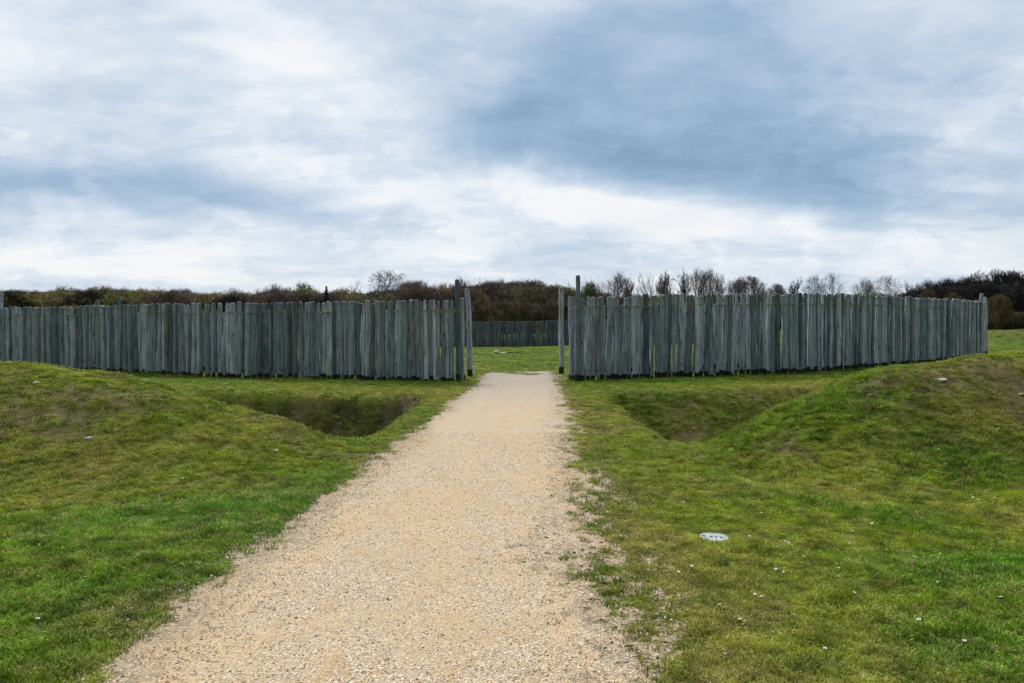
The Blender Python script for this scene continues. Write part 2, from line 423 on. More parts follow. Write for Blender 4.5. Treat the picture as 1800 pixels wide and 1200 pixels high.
# ------------------------------------------------------------------ scattering (only for stuff)
def source_collection(name, meshes):
    c = bpy.data.collections.new(name)
    for i, me in enumerate(meshes):
        o = bpy.data.objects.new('%s_%02d' % (name, i), me); c.objects.link(o)
    return c
def scatter(name, P, rot, scl, idx, coll, extra=None):
    me = bpy.data.meshes.new(name)
    me.vertices.add(len(P)); me.vertices.foreach_set('co', np.asarray(P, np.float32).ravel())
    a = me.attributes.new('rot', 'FLOAT_VECTOR', 'POINT'); a.data.foreach_set('vector', np.asarray(rot, np.float32).ravel())
    a = me.attributes.new('scl', 'FLOAT_VECTOR', 'POINT'); a.data.foreach_set('vector', np.asarray(scl, np.float32).ravel())
    a = me.attributes.new('idx', 'INT', 'POINT'); a.data.foreach_set('value', np.asarray(idx, np.int32))
    for k, v in (extra or {}).items():
        a = me.attributes.new(k, 'FLOAT', 'POINT'); a.data.foreach_set('value', np.asarray(v, np.float32))
    o = link(name, me)
    g = bpy.data.node_groups.new(name, 'GeometryNodeTree')
    g.interface.new_socket('Geometry', in_out='INPUT', socket_type='NodeSocketGeometry')
    g.interface.new_socket('Geometry', in_out='OUTPUT', socket_type='NodeSocketGeometry')
    N = g.nodes; gi = N.new('NodeGroupInput'); go = N.new('NodeGroupOutput')
    ip = N.new('GeometryNodeInstanceOnPoints'); ci = N.new('GeometryNodeCollectionInfo')
    ci.inputs['Collection'].default_value = coll; ci.inputs['Separate Children'].default_value = True
    ci.inputs['Reset Children'].default_value = True
    def na(nm, ty):
        n = N.new('GeometryNodeInputNamedAttribute'); n.data_type = ty; n.inputs[0].default_value = nm
        return [s for s in n.outputs if s.enabled and s.name == 'Attribute'][0]
    g.links.new(gi.outputs[0], ip.inputs['Points']); g.links.new(ci.outputs[0], ip.inputs['Instance'])
    ip.inputs['Pick Instance'].default_value = True
    g.links.new(na('idx', 'INT'), ip.inputs['Instance Index'])
    g.links.new(na('rot', 'FLOAT_VECTOR'), ip.inputs['Rotation'])
    g.links.new(na('scl', 'FLOAT_VECTOR'), ip.inputs['Scale'])
    g.links.new(ip.outputs[0], go.inputs[0])
    md = o.modifiers.new('scatter', 'NODES'); md.node_group = g
    return o

def tuft_mesh(k, n, rad, h0, h1, w, lean):
    r = np.random.default_rng(100 + k); V = []; F = []; tip = []
    for i in range(n):
        a = r.uniform(0, 2 * PI); d = rad * math.sqrt(r.uniform()); bx, by = d * math.cos(a), d * math.sin(a)
        h = r.uniform(h0, h1); ww = w * r.uniform(.7, 1.3) / 2
        la = a + r.normal(0, .9); ln = lean * r.uniform(.2, 1.2) * h
        fa = r.uniform(0, PI); ux, uy = math.cos(fa) * ww, math.sin(fa) * ww
        o = len(V)
        mx, my = bx + math.cos(la) * ln * .35, by + math.sin(la) * ln * .35
        tx, ty = bx + math.cos(la) * ln, by + math.sin(la) * ln
        V += [(bx - ux, by - uy, -.012), (bx + ux, by + uy, -.012), (mx + ux * .8, my + uy * .8, h * .6), (mx - ux * .8, my - uy * .8, h * .6), (tx, ty, h * (1 - .25 * lean))]
        tip += [0, 0, .55, .55, 1]
        F += [(o, o + 1, o + 2), (o, o + 2, o + 3), (o + 3, o + 2, o + 4)]
    return mesh_from('tuft', V, np.array(F), False, [M_grass], {'tip': tip})
tufts = [tuft_mesh(k, 22, .05, .015, .036, .0042, .8) for k in range(4)] + \
        [tuft_mesh(10 + k, 26, .04, .02, .055, .0045, .7) for k in range(3)] + \
        [tuft_mesh(20 + k, 16, .045, .008, .02, .011, 1.6) for k in range(2)]
gcoll = source_collection('grass_tufts', tufts)

def zones(dens, y0, y1, sc, seed, pad=3.0, xlim=1e9):
    r = np.random.default_rng(seed)
    xm = min(.66 * y1 + pad, xlim)
    n = int(dens * 2 * xm * (y1 - y0)); x = r.uniform(-xm, xm, n); y = r.uniform(y0, y1, n)
    k = np.abs(x) < .66 * y + pad; return x[k], y[k], np.full(k.sum(), sc)
gx, gy, gs = [np.concatenate(v) for v in zip(zones(850, 1.6, 7, 1, 1), zones(560, 7, 11, 1.2, 2), zones(240, 11, 17, 1.6, 3), zones(170, 17, 26, 1.9, 4), zones(26, 26, 45, 2.8, 5), zones(12, 45, 84, 3.6, 6))]
keepg = gravelness(gx, gy); dd = f_dirt(gx, gy); rr = rng.uniform(size=len(gx))
clump = fbm(gx * 7, gy * 7, 55, 2)
k = (((keepg < -.01) & (rr > dd * .62) & (rr > .25 * ss(clump, .55, .35))) | ((keepg < .3) & (keepg >= -.01) & (clump > .62) & (rr < .28)))
k &= np.hypot((gx - 1.57) / .135, (gy - 6.12) / .125) > 1
gx, gy, gs, dd = gx[k], gy[k], gs[k], dd[k]
ll = f_lush(gx, gy); dr = f_dry(gx, gy)
n = len(gx)
idxg = np.where(rng.uniform(size=n) < .12, rng.integers(7, 9, n), np.where(rng.uniform(size=n) < .15 + .7 * ll, rng.integers(4, 7, n), rng.integers(0, 4, n)))
s = gs * rng.uniform(.7, 1.25, n) * (1 + .35 * ll) * np.where(gravelness(gx, gy) > -.02, .6, 1)
rot = np.stack([rng.normal(0, .12, n), rng.normal(0, .12, n), rng.uniform(0, 2 * PI, n)], 1)
wall_ = ss(-np.interp(np.hypot(gx - CX, gy - CY), _r, P_DITCH_L), .15, .7) * (np.abs(gx) > 2.2)
hs = s * (1 + .5 * wall_) * (.42 + .75 * fbm(gx * 5, gy * 5, 77, 3)) * rng.uniform(.75, 1.2, n) / np.where(gs > 1.5, gs / 1.35, 1)
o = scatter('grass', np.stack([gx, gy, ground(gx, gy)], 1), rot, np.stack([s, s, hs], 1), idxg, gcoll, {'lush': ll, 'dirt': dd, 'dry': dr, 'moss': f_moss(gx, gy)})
tag(o, 'short patchy green grass covering the ground, the banks and the ditches', 'grass', kind='stuff')
print('tufts', n)

# pebbles on the path
def pebble_mesh(k):
    r = np.random.default_rng(300 + k)
    import bmesh
    bm = bmesh.new(); bmesh.ops.create_icosphere(bm, subdivisions=1, radius=1)
    f = r.uniform(.55, 1, 3)
    V = np.array([v.co[:] for v in bm.verts]) * (1 + r.uniform(-.22, .22, (len(bm.verts), 1))) * [1, f[0], .45 + .25 * f[1]]
    F = np.array([[v.index for v in fc.verts] for fc in bm.faces]); bm.free()
    return V, F
def mat_pebble():
    m, t, b = new_mat('pebbles')
    rnd = t.node('ShaderNodeObjectInfo').outputs['Random']
    c = t.ramp(rnd, [(0, (.20, .19, .18)), (.05, (.34, .32, .30)), (.2, (.36, .25, .15)), (.5, (.60, .42, .24)), (.75, (.72, .55, .36)), (1, (.85, .80, .70))])
    t.set(b.inputs['Base Color'], c); b.inputs['Roughness'].default_value = .85
    return m
M_peb = mat_pebble()
pcoll = source_collection('pebble_shapes', [mesh_from('pebble', *pebble_mesh(k), False, [M_peb]) for k in range(5)])
x = rng.uniform(-2.6, 2.1, 75000); y = 2.9 + 9.5 * rng.uniform(size=75000) ** 1.4
g_ = gravelness(x, y); k = (g_ > -.3) & (rng.uniform(size=len(x)) < np.where(g_ > .5, .35, np.where(g_ > 0, 1, .9 * np.exp(g_ / .1)))); x, y = x[k], y[k]; n = len(x)
s = .0032 + .0045 * rng.uniform(size=n) ** 2.5 + .006 * (rng.uniform(size=n) < .006)
o = scatter('gravel', np.stack([x, y, ground(x, y) + .018], 1), np.stack([rng.normal(0, .3, n), rng.normal(0, .3, n), rng.uniform(0, 6.28, n)], 1),
            np.stack([s, s, s], 1), rng.integers(0, 5, n), pcoll)
tag(o, 'loose pale gravel scattered over the path', 'gravel', kind='stuff')

# ------------------------------------------------------------------ palisades
def post_geo(h, r, seed, char, lean=(0, 0), kink=0, sides=11, rings=17, topm=.0):
    q = np.random.default_rng(seed)
    zs = np.concatenate([[-.25], np.linspace(0, h - .05, rings)])
    ph = q.uniform(0, 6.28, 6); am = q.uniform(.3, 1, 2) * np.array([.022, .012])
    th = np.linspace(0, 2 * PI, sides, endpoint=False)
    V = []; hz = []; tm = []
    ell = q.uniform(.9, 1.08)
    kn = [(q.uniform(.15, .95) * h, q.uniform(0, 2 * PI), q.uniform(.10, .3)) for _ in range(q.integers(1, 5))]
    rows = [(z, 1.0) for z in zs] + [(h - .022, .9), (h, .66)]
    for z, f in rows:
        tt = z / h
        rad = r * (1.07 - .16 * tt) * f * (1 + .05 * math.sin(z * 4 + ph[0]) + .03 * math.sin(z * 9 + ph[1]))
        cx = am[0] * math.sin(z * 1.7 + ph[2]) + am[1] * math.sin(z * 4.3 + ph[3]) - am[0] * math.sin(ph[2]) + lean[0] * z + kink * max(0, z - h * .62)
        cy = am[0] * .6 * math.sin(z * 1.9 + ph[4]) + lean[1] * z
        rr_ = rad * (1 + .035 * np.sin(2 * th + ph[5]) + .03 * np.sin(5 * th + ph[1] + z))
        for (kz, ka, kr) in kn:
            dz = (z - kz) / .07; da = np.angle(np.exp(1j * (th - ka))) / .5
            rr_ = rr_ + r * kr * np.exp(-dz * dz - da * da)
        V.append(np.stack([cx + rr_ * np.cos(th), cy + rr_ * np.sin(th) * ell, np.full(sides, z)], 1))
        hz += [z] * sides; tm += [max(topm, float(ss(z, h - .25, h)))] * sides
    n = len(rows); V = np.concatenate(V)
    c = V[-sides:].mean(0); V = np.vstack([V, c + [0, 0, .006]]); hz.append(h); tm.append(1)
    i = np.arange(n * sides).reshape(n, sides); j = np.roll(i, -1, 1)
    F4 = np.stack([i[:-1], j[:-1], j[1:], i[1:]], -1).reshape(-1, 4)
    F3 = np.stack([i[-1], j[-1], np.full(sides, n * sides)], -1)
    N = len(V)
    return V, F4, F3, {'hz': np.array(hz), 'topm': np.array(tm), 'rnd': np.full(N, q.uniform()), 'rnb': np.full(N, q.uniform()), 'char': np.full(N, char)}

def curve_walk(pts, dense=400):
    """smooth plan curve through control points (Catmull-Rom), returns dense points and arc length"""
    P = np.array(pts, float); out = []
    Q = np.vstack([2 * P[0] - P[1], P, 2 * P[-1] - P[-2]])
    for i in range(1, len(Q) - 2):
        t = np.linspace(0, 1, dense // len(P) + 4, endpoint=False)[:, None]
        a, b, c, d = Q[i - 1], Q[i], Q[i + 1], Q[i + 2]
        out.append(.5 * ((2 * b) + (-a + c) * t + (2 * a - 5 * b + 4 * c - d) * t ** 2 + (-a + 3 * b - 3 * c + d) * t ** 3))
    out.append(P[-1:]); D = np.vstack(out)
    L = np.concatenate([[0], np.cumsum(np.hypot(*np.diff(D, axis=0).T))])
    return D, L

def tube(path, rad, sides=5):
    P = np.asarray(path, float); n = len(P)
    T = np.gradient(P, axis=0); T /= np.linalg.norm(T, axis=1)[:, None] + 1e-9
    up = np.tile([0, 0, 1.0], (n, 1)); A = np.cross(T, up); A /= np.linalg.norm(A, axis=1)[:, None] + 1e-9; B = np.cross(A, T)
    th = np.linspace(0, 2 * PI, sides, endpoint=False)
    V = (P[:, None] + rad * (A[:, None] * np.cos(th)[None, :, None] + B[:, None] * np.sin(th)[None, :, None])).reshape(-1, 3)
    i = np.arange(n * sides).reshape(n, sides); j = np.roll(i, -1, 1)
    return V, np.stack([i[:-1], j[:-1], j[1:], i[1:]], -1).reshape(-1, 4)

FEET = []
def palisade(label, pts, H, seed, side, max_parts=100, rope_h=.33, charb=(.14, .26), gaps=.010, tone=1.0, group=None, first=None, part_order=None, rope=True):
    """pts: plan points; side = +1 / -1: which side of the walk the outer face is"""
    q = np.random.default_rng(seed)
    D, L = curve_walk(pts); s = 0.0; posts = []
    tot = L[-1]
    if first:
        for f in first: posts.append(dict(f))
    prev = 0
    while s < tot:
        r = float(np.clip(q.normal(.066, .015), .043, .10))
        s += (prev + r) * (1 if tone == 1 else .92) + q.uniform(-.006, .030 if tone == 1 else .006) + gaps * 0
        if s >= tot: break
        x = np.interp(s, L, D[:, 0]); y = np.interp(s, L, D[:, 1])
        x2 = np.interp(s + .05, L, D[:, 0]); y2 = np.interp(s + .05, L, D[:, 1])
        tx, ty = x2 - x, y2 - y; l = math.hypot(tx, ty) + 1e-9; tx /= l; ty /= l
        nx_, ny_ = ty * side, -tx * side
        dep = q.normal(0, .038)
        posts.append(dict(x=x + nx_ * dep, y=y + ny_ * dep, r=r, h=H + float(np.clip(q.normal(0, .024), -.07, .05)), t=(tx, ty), n=(nx_, ny_),
                          char=q.uniform(*charb) + (q.uniform(-.12, .02) if q.uniform() < .2 else 0), lean=(q.normal(0, .012), q.normal(0, .010)), tm=0, kink=0))
        prev = r
    root = bpy.data.objects.new('palisade', None); COL.objects.link(root)
    bx, by = posts[0]['x'], posts[0]['y']; bz = float(ground(bx, by, False))
    root.location = (bx, by, bz); root.empty_display_size = .3
    tag(root, label, 'palisade', group)
    zs = ground([p['x'] for p in posts], [p['y'] for p in posts])
    rest = []
    for i, (p, z) in enumerate(zip(posts, zs)):
        p['z'] = float(z)
        V, F4, F3, at = post_geo(p['h'], p['r'], seed * 1000 + i, p['char'], p['lean'], p.get('kink', 0), topm=p.get('tm', 0))
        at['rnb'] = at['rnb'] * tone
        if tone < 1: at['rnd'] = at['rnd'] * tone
        if i < max_parts:
            o = link('post', mesh_from('post', V, [F4, F3], True, [M_wood], at), root, (p['x'] - bx, p['y'] - by, z - bz))
            if p.get('label'): o['label'] = p['label']
        else:
            rest.append((V + [p['x'] - bx, p['y'] - by, z - bz], F4, F3, at))
    if rest:
        o4 = 0; Vs = []; A4 = []; A3 = []; at = {k: [] for k in rest[0][3]}
        for V, F4, F3, a in rest:
            Vs.append(V); A4.append(F4 + o4); A3.append(F3 + o4); o4 += len(V)
            for k in a: at[k].append(a[k])
        o = link('far_posts', mesh_from('far_posts', np.vstack(Vs), [np.vstack(A4), np.vstack(A3)], True, [M_wood], {k: np.concatenate(v) for k, v in at.items()}), root)
        o['kind'] = 'stuff'
    if rope:
        for strand in range(2):
            R = []
            q2 = np.random.default_rng(seed + 50 + strand)
            for i, p in enumerate(posts):
                nn_ = p['n']; tt_ = p['t']
                hgt = p['z'] - bz + H - rope_h + .02 * math.sin(i * .31) + q2.normal(0, .006) - .022 * strand * (1 + .8 * math.sin(i * .17 + 1))
                rad = p['r'] * .98 + .009 + .004 * strand
                for a in (-.75, 0, .75):
                    w = rad * (1 if a == 0 else 1.0)
                    ox = nn_[0] * math.cos(a) * w + tt_[0] * math.sin(a) * w
                    oy = nn_[1] * math.cos(a) * w + tt_[1] * math.sin(a) * w
                    lx = p['lean'][0] * (H - rope_h)
                    R.append((p['x'] - bx + ox + lx, p['y'] - by + oy, hgt - .004 * abs(a)))
            V, Fq = tube(R, .0095)
            link('rope', mesh_from('rope', V, Fq, True, [M_rope]), root)
    FEET.extend((p['x'], p['y'], p['n'][0], p['n'][1], p['r']) for p in posts)
    return root, posts

def P(px, d): return ((px - 900) / 1400 * d, d)
GL = dict(x=P(805.5, 24.75)[0], y=24.72, r=.078, h=3.16, t=(-1, 0), n=(0, -1), char=.26, lean=(-.012, 0), tm=.0, label='tall thick gate post lashed to the end of the wall')
GLb = dict(x=P(814.5, 25.2)[0], y=25.25, r=.05, h=2.62, t=(0, -1), n=(1, 0), char=.2, lean=(-.01, 0))
GLa = dict(x=P(811.6, 24.95)[0], y=25.0, r=.055, h=2.6, t=(-.5, -.8), n=(.8, -.5), char=.0, lean=(0, 0))
palisade('long weathered grey timber palisade left of the gate, running out of the photo',
         [P(800.5, 24.75), P(700, 25.0), P(600, 25.9), P(480, 26.75), P(400, 27.0), P(300, 28.2), P(200, 30.0), P(100, 31.8), P(0, 34.0), P(-30, 36)],
         2.53, 1, 1 * -1, first=[GLb, GLa, GL], group='palisades of the ring enclosure', charb=(.10, .22))
GR = dict(x=P(1014.5, 23.9)[0], y=23.88, r=.074, h=3.2, t=(1, 0), n=(0, -1), char=.26, lean=(.002, 0), tm=.0, label='tall rounded gate post lashed to the end of the wall')
GRb = dict(x=P(1003.5, 24.6)[0], y=24.75, r=.062, h=2.6, t=(0, -1), n=(-1, 0), char=.2, lean=(0, 0))
GRa = dict(x=P(1007.5, 24.3)[0], y=24.35, r=.062, h=2.58, t=(.5, -.8), n=(-.8, -.5), char=.2, lean=(0, 0))
palisade('long blue-green weathered timber palisade right of the gate, curving away to its far end',
         [P(1019.5, 23.92), P(1050, 24.0), P(1200, 24.4), P(1300, 24.8), P(1400, 25.4), P(1500, 27.0), P(1600, 30.0), P(1680, 33.5), (22.0, 37.3), (22.25, 38.6)],
         2.55, 2, 1, first=[GRb, GRa, GR], group='palisades of the ring enclosure', charb=(.17, .25))
palisade('second palisade behind the left wall, seen through gaps between its posts',
         [P(798, 28.4), P(700, 28.6), P(600, 29.4), P(480, 30.3), P(400, 31.0), P(300, 32.6), P(200, 34.8), P(100, 37.5), P(40, 40)],
         2.3, 3, -1, group='palisades of the ring enclosure', charb=(.12, .2))
palisade('second palisade behind the right wall, seen through gaps between its posts',
         [P(1010, 28.2), P(1050, 28.0), P(1200, 28.3), P(1300, 29), P(1400, 30), P(1500, 32), P(1580, 35)],
         2.38, 4, 1, group='palisades of the ring enclosure', charb=(.18, .26))
def far(x): return (x, 80.5 - (x - 1) ** 2 / 50)
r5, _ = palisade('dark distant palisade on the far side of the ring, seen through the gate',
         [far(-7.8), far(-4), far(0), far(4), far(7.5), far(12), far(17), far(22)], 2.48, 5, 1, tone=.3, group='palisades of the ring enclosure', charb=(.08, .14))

def lone_post(x, y, h, r, seed, lean, label, kink=0, char=.25, cat='post', group=None):
    V, F4, F3, at = post_geo(h, r, seed, char, lean, kink)
    o = link('timber_post', mesh_from('timber_post', V, [F4, F3], True, [M_wood], at), None, (x, y, float(ground(x, y))))
    tag(o, label, cat, group)
lone_post(P(826.5, 28.0)[0], 28.0, 3.05, .092, 7001, (-.026, 0), 'tall leaning kinked post standing free behind the left end of the gate', -.04, group='free-standing tall posts')
lone_post(P(987, 28.9)[0], 28.9, 3.1, .092, 7002, (.004, 0), 'tall straight post standing free behind the right end of the gate', group='free-standing tall posts')
lone_post(P(171.5, 40)[0], 40, 3.12, .11, 7003, (0, 0), 'tall post top rising over the left palisade, lower and thicker of two', group='free-standing tall posts')
lone_post(P(208.5, 40)[0], 40, 3.27, .085, 7004, (.0, 0), 'tall post top rising over the left palisade, higher and thinner of two', group='free-standing tall posts')
lone_post(P(-1, 36)[0] - .1, 36, 3.3, .1, 7005, (.06, 0), 'tall post leaning right at the left edge of the photo', group='free-standing tall posts')
lone_post(P(1725.5, 38.9)[0], 38.9, 3.0, .1, 7006, (.0, 0), 'tall straight post rising over the far right end of the palisade', group='free-standing tall posts')
lone_post(P(1733, 39.1)[0], 39.1, 2.85, .085, 7007, (-.02, 0), 'slightly lower leaning post against the tall one at the far right end of the palisade', group='free-standing tall posts')

ft = np.repeat(np.array(FEET), 7, 0); n = len(ft)
dist = ft[:, 4] + rng.uniform(-.01, .09, n); sd_ = rng.uniform(-.09, .09, n); sg = np.where(rng.uniform(size=n) < .8, 1, -1)
x = ft[:, 0] + ft[:, 2] * dist * sg - ft[:, 3] * sd_; y = ft[:, 1] + ft[:, 3] * dist * sg + ft[:, 2] * sd_
k = gravelness(x, y) < 0; x, y = x[k], y[k]; n = len(x)
s = rng.uniform(1.2, 2.0, n); hs = s * rng.uniform(.8, 2.0, n)
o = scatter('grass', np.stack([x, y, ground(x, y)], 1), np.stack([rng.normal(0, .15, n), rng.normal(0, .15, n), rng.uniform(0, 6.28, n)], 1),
            np.stack([s, s, hs], 1), rng.integers(0, 7, n), gcoll, {'lush': rng.uniform(.2, 1, n), 'dirt': 0 * x, 'moss': 0 * x, 'dry': rng.uniform(0, .25, n)})
tag(o, 'longer unmown grass growing round the feet of the palisade posts', 'grass', kind='stuff')

# ------------------------------------------------------------------ stones, lid, daisies
def rock(name, x, y, sx, sy, sz, seed, mat, label, cat='stone', sink=.3):
    import bmesh
    q = np.random.default_rng(seed)
    bm = bmesh.new(); bmesh.ops.create_icosphere(bm, subdivisions=3, radius=1)
    V = np.array([v.co[:] for v in bm.verts]); F_ = np.array([[v.index for v in fc.verts] for fc in bm.faces]); bm.free()
    for _ in range(9):   # plane cuts give facets
        n_ = q.normal(size=3); n_ /= np.linalg.norm(n_); d_ = q.uniform(.5, .85)
        e = V @ n_ - d_; V = V - np.where(e > 0, e, 0)[:, None] * n_ * .85
    V = V * (1 + .06 * q.normal(size=(len(V), 1)) * .5) * [sx / 2, sy / 2, sz / 2]
    z = float(ground(x, y))
    o = link(name, mesh_from(name, V, F_, True, [mat]), None, (x, y, z + sz * (.5 - sink)), (0, 0, q.uniform(-.4, .4)))
    return tag(o, label, cat, 'stones lying on the grass')
def on_bank(px, py):
    """the ground point a sight line from the eye meets first"""
    d = np.linspace(3, 60, 6000); x = (px - 900) / 1400 * d; z = 1.6 - (py - 581) / 1400 * d
    k = np.argmax(ground(x, d) > z); return x[k], d[k]
for i, (px, py, w, m, lab) in enumerate([
    (62, 674, .115, M_stone, 'flat white stone near the top of the left bank'),
    (155, 771, .10, M_stone, 'pinkish white stone halfway up the left bank'),
    (201, 757, .055, M_stone, 'tiny white stone on the left bank just right of the pinkish one'),
    (483, 793, .11, M_stone2, 'thin tan stone at the right foot of the left bank'),
    (28, 799, .06, M_stone2, 'small orange-brown stone low on the left bank'),
    (104, 663, .05, M_stone, 'tiny pale stone below the crest of the left bank'),
    (1655, 669, .15, M_stone, 'largest grey-white stone near the top of the right bank'),
    (1530, 694, .055, M_stone, 'small squarish white stone on the green left shoulder of the right bank'),
    (1403, 752, .06, M_stone2, 'small brown stone on the left flank of the right bank'),
    (1487, 754, .05, M_stone2, 'tiny tan stone on the front of the right bank'),
    (1797, 693, .09, M_stone2, 'reddish stone on the right bank at the right edge of the photo'),
    (1708, 731, .06, M_stone, 'pale chip of stone high on the right bank beside a bare patch'),
    (1211, 795, .10, M_stone2, 'brown stone on the grassy floor where the right ditch begins'),
    (1205, 767, .05, M_stone, 'small white stone at the foot of the right ditch wall')]):
    x, y = on_bank(px, py)
    rock('stone', x, y, w, w * .7, w * .42, 400 + i, m, lab)
rock('white_stone', -1.1, 57.2, .62, .45, .40, 470, M_stone, 'white stone block lying alone on the lawn inside the ring', sink=.32)
x, y = -.62, 57.1
rock('white_stone', x, y, .46, .3, .17, 471, M_stone, 'low flat white stone touching the right side of the bigger one inside the ring', sink=.3)
for x0, x1, lab in ((-.3, .08, 'left one of two dark bars standing for slits sunk in the lawn inside the ring'), (.2, .78, 'right and longer one of two dark bars standing for slits sunk in the lawn inside the ring')):
    w, dpt, h = x1 - x0, .16, .10
    V = np.array([(sx * w / 2, sy * dpt / 2, z) for z in (-.06, h - .02, h) for sx, sy in ((-1, -1), (1, -1), (1, 1), (-1, 1))], float)
    V[8:, :2] *= .94
    f = []
    for a in (0, 4): f += [(a + i, a + (i + 1) % 4, a + 4 + (i + 1) % 4, a + 4 + i) for i in range(4)]
    f.append((8, 9, 10, 11))
    o = link('slit_bar', mesh_from('slit_bar', V, np.array(f), False, [M_bark]), None, ((x0 + x1) / 2, 57.4, float(ground((x0 + x1) / 2, 57.4))))  # plain dark bar built in place of a narrow slit in the lawn
    tag(o, lab, 'bar', 'dark bars on the lawn')

# round concrete lid with three small slots
def mat_lid():
    m, t, b = new_mat('lid_concrete')
    co = t.node('ShaderNodeTexCoord').outputs['Object']
    n = t.noise(co, 45, 5, .7); n2 = t.noise(co, 9, 4, .6)
    c = t.mix(t.maprange(n2, .3, .7), (.22, .26, .23), (.38, .41, .36))
    c = t.mix(t.maprange(n, .56, .7, 0, .7), c, (.16, .15, .12))
    t.set(b.inputs['Base Color'], c); b.inputs['Roughness'].default_value = .6
    t.set(b.inputs['Normal'], t.bump(n, .3, .004)); return m
M_lid = mat_lid()
M_dark = mat_simple('lid_slot_dark', (.01, .01, .01), (.03, .028, .025), 30)
lx, ly = 1.57, 6.12; lz = float(ground(lx, ly, True)) + .003
root = bpy.data.objects.new('manhole_cover', None); COL.objects.link(root); root.location = (lx, ly, lz); root.rotation_euler = (.07, .05, .0)
tag(root, 'round grey-green cover with dark slots, set in the grass right of the path', 'manhole cover')
def disc_geo(rows, n=48):
    V = []; 
    for r, z in rows: V += [(r * math.cos(2 * PI * i / n), r * math.sin(2 * PI * i / n), z) for i in range(n)]
    V.append((0, 0, rows[-1][1])); m_ = len(rows)
    i = np.arange(m_ * n).reshape(m_, n); j = np.roll(i, -1, 1)
    return V, np.stack([i[:-1], j[:-1], j[1:], i[1:]], -1).reshape(-1, 4), np.stack([i[-1], j[-1], np.full(n, m_ * n)], -1)
V, a, b_ = disc_geo([(.124, -.05), (.124, .004), (.121, .008), (.113, .008), (.111, .003), (.108, .003), (.106, .008), (.100, .0095), (.001, .0105)])
link('lid', mesh_from('lid', V, [a, b_], False, [M_lid]), root)
for k, (hx, hy, w) in enumerate([(-.088, .02, .026), (-.035, 0, .017), (.003, 0, .017), (.041, -.002, .017)]):
    V = [(sx * w / 2, sy * .009, z) for z in (0, .0035) for sx, sy in ((-1, -1), (1, -1), (1, 1), (-1, 1))]
    f = [(0, 1, 5, 4), (1, 2, 6, 5), (2, 3, 7, 6), (3, 0, 4, 7), (4, 5, 6, 7)]
    link('slot', mesh_from('slot', V, np.array(f), False, [M_dark]), root, (hx, hy, .0095))

# daisies
def mat_flat(name, c, rough=.6):
    m, t, b = new_mat(name); b.inputs['Base Color'].default_value = (*c, 1); b.inputs['Roughness'].default_value = rough; return m
M_pet = mat_flat('daisy_petal', (.78, .76, .78)); M_yel = mat_flat('daisy_centre', (.6, .4, .03)); M_stem = mat_flat('daisy_stem', (.07, .14, .03))
V = []; F_ = []; mi = []
for i in range(9):
    a = 2 * PI * i / 9; c, s_ = math.cos(a), math.sin(a); o_ = len(V)
    V += [(c * .003, s_ * .003, .042), (c * .009 - s_ * .003, s_ * .009 + c * .003, .043), (c * .0125, s_ * .0125, .044), (c * .009 + s_ * .003, s_ * .009 - c * .003, .043)]
    F_.append((o_, o_ + 1, o_ + 2, o_ + 3)); mi.append(0)
o_ = len(V)
V += [(.0038 * math.cos(k * PI / 3), .0038 * math.sin(k * PI / 3), .0445) for k in range(6)] + [(0, 0, .047)]
F3_ = [(o_ + k, o_ + (k + 1) % 6, o_ + 6) for k in range(6)]
o2 = len(V); V += [(.001, 0, 0), (-.001, .001, 0), (-.001, -.001, 0), (.001, 0, .043), (-.001, .001, .043), (-.001, -.001, .043)]
F_ += [(o2, o2 + 1, o2 + 4, o2 + 3), (o2 + 1, o2 + 2, o2 + 5, o2 + 4), (o2 + 2, o2, o2 + 3, o2 + 5)]; mi += [2, 2, 2]
dme = mesh_from('daisy', V, [np.array(F_), np.array(F3_)], False, [M_pet, M_yel, M_stem], None, mi + [1] * 6)
spots = [(1389, 886), (1392, 890), (1456, 890), (1540, 828), (1600, 872), (1602, 877), (1640, 880), (1700, 880), (1710, 884), (1716, 880), (1722, 882), (1740, 882), (1748, 880), (1735, 878), (1705, 886),
         (1770, 905), (1765, 907), (1340, 908), (1343, 912), (1500, 938), (1537, 927), (1497, 960), (1201, 901), (1203, 888), (1195, 892), (1284, 915), (1380, 957), (1385, 961), (1220, 1002), (1317, 950), (1390, 979),
         (1420, 981), (1412, 983), (1170, 1012), (1193, 1014), (1217, 1003), (1140, 1010), (1269, 1075), (1277, 1076), (1290, 1083), (1330, 1052), (1340, 1055), (1365, 1008), (1379, 1012), (1476, 999), (1478, 1007), (1475, 1018),
         (1305, 1100), (1315, 1102), (1396, 1089), (1453, 1152), (1275, 1160), (1700, 990), (1730, 1010), (1650, 1030), (1560, 975), (1610, 985), (1500, 1050), (1760, 960), (1765, 1060), (1620, 1100), (1700, 1140), (1560, 1120),
         (45, 943), (108, 968), (68, 963), (11, 914), (133, 911), (90, 896), (152, 828), (321, 846), (213, 917), (150, 1037), (60, 1100), (500, 870), (240, 980), (1070, 905), (1046, 928), (1260, 690), (1120, 700)]
base = link('daisy', dme)
for i, (px, py) in enumerate(spots):
    o = base if i == 0 else base.copy()
    if i: COL.objects.link(o)
    x, y = on_bank(px, py)
    o.location = (x, y, float(ground(x, y)) - .004); sc_ = random.uniform(.6, .95); o.scale = (sc_,) * 3
    o.rotation_euler = (random.uniform(-.1, .45), random.uniform(-.3, .3), random.uniform(0, 6))
    tag(o, 'small white daisy flower in the grass', 'daisy', 'daisies in the grass')

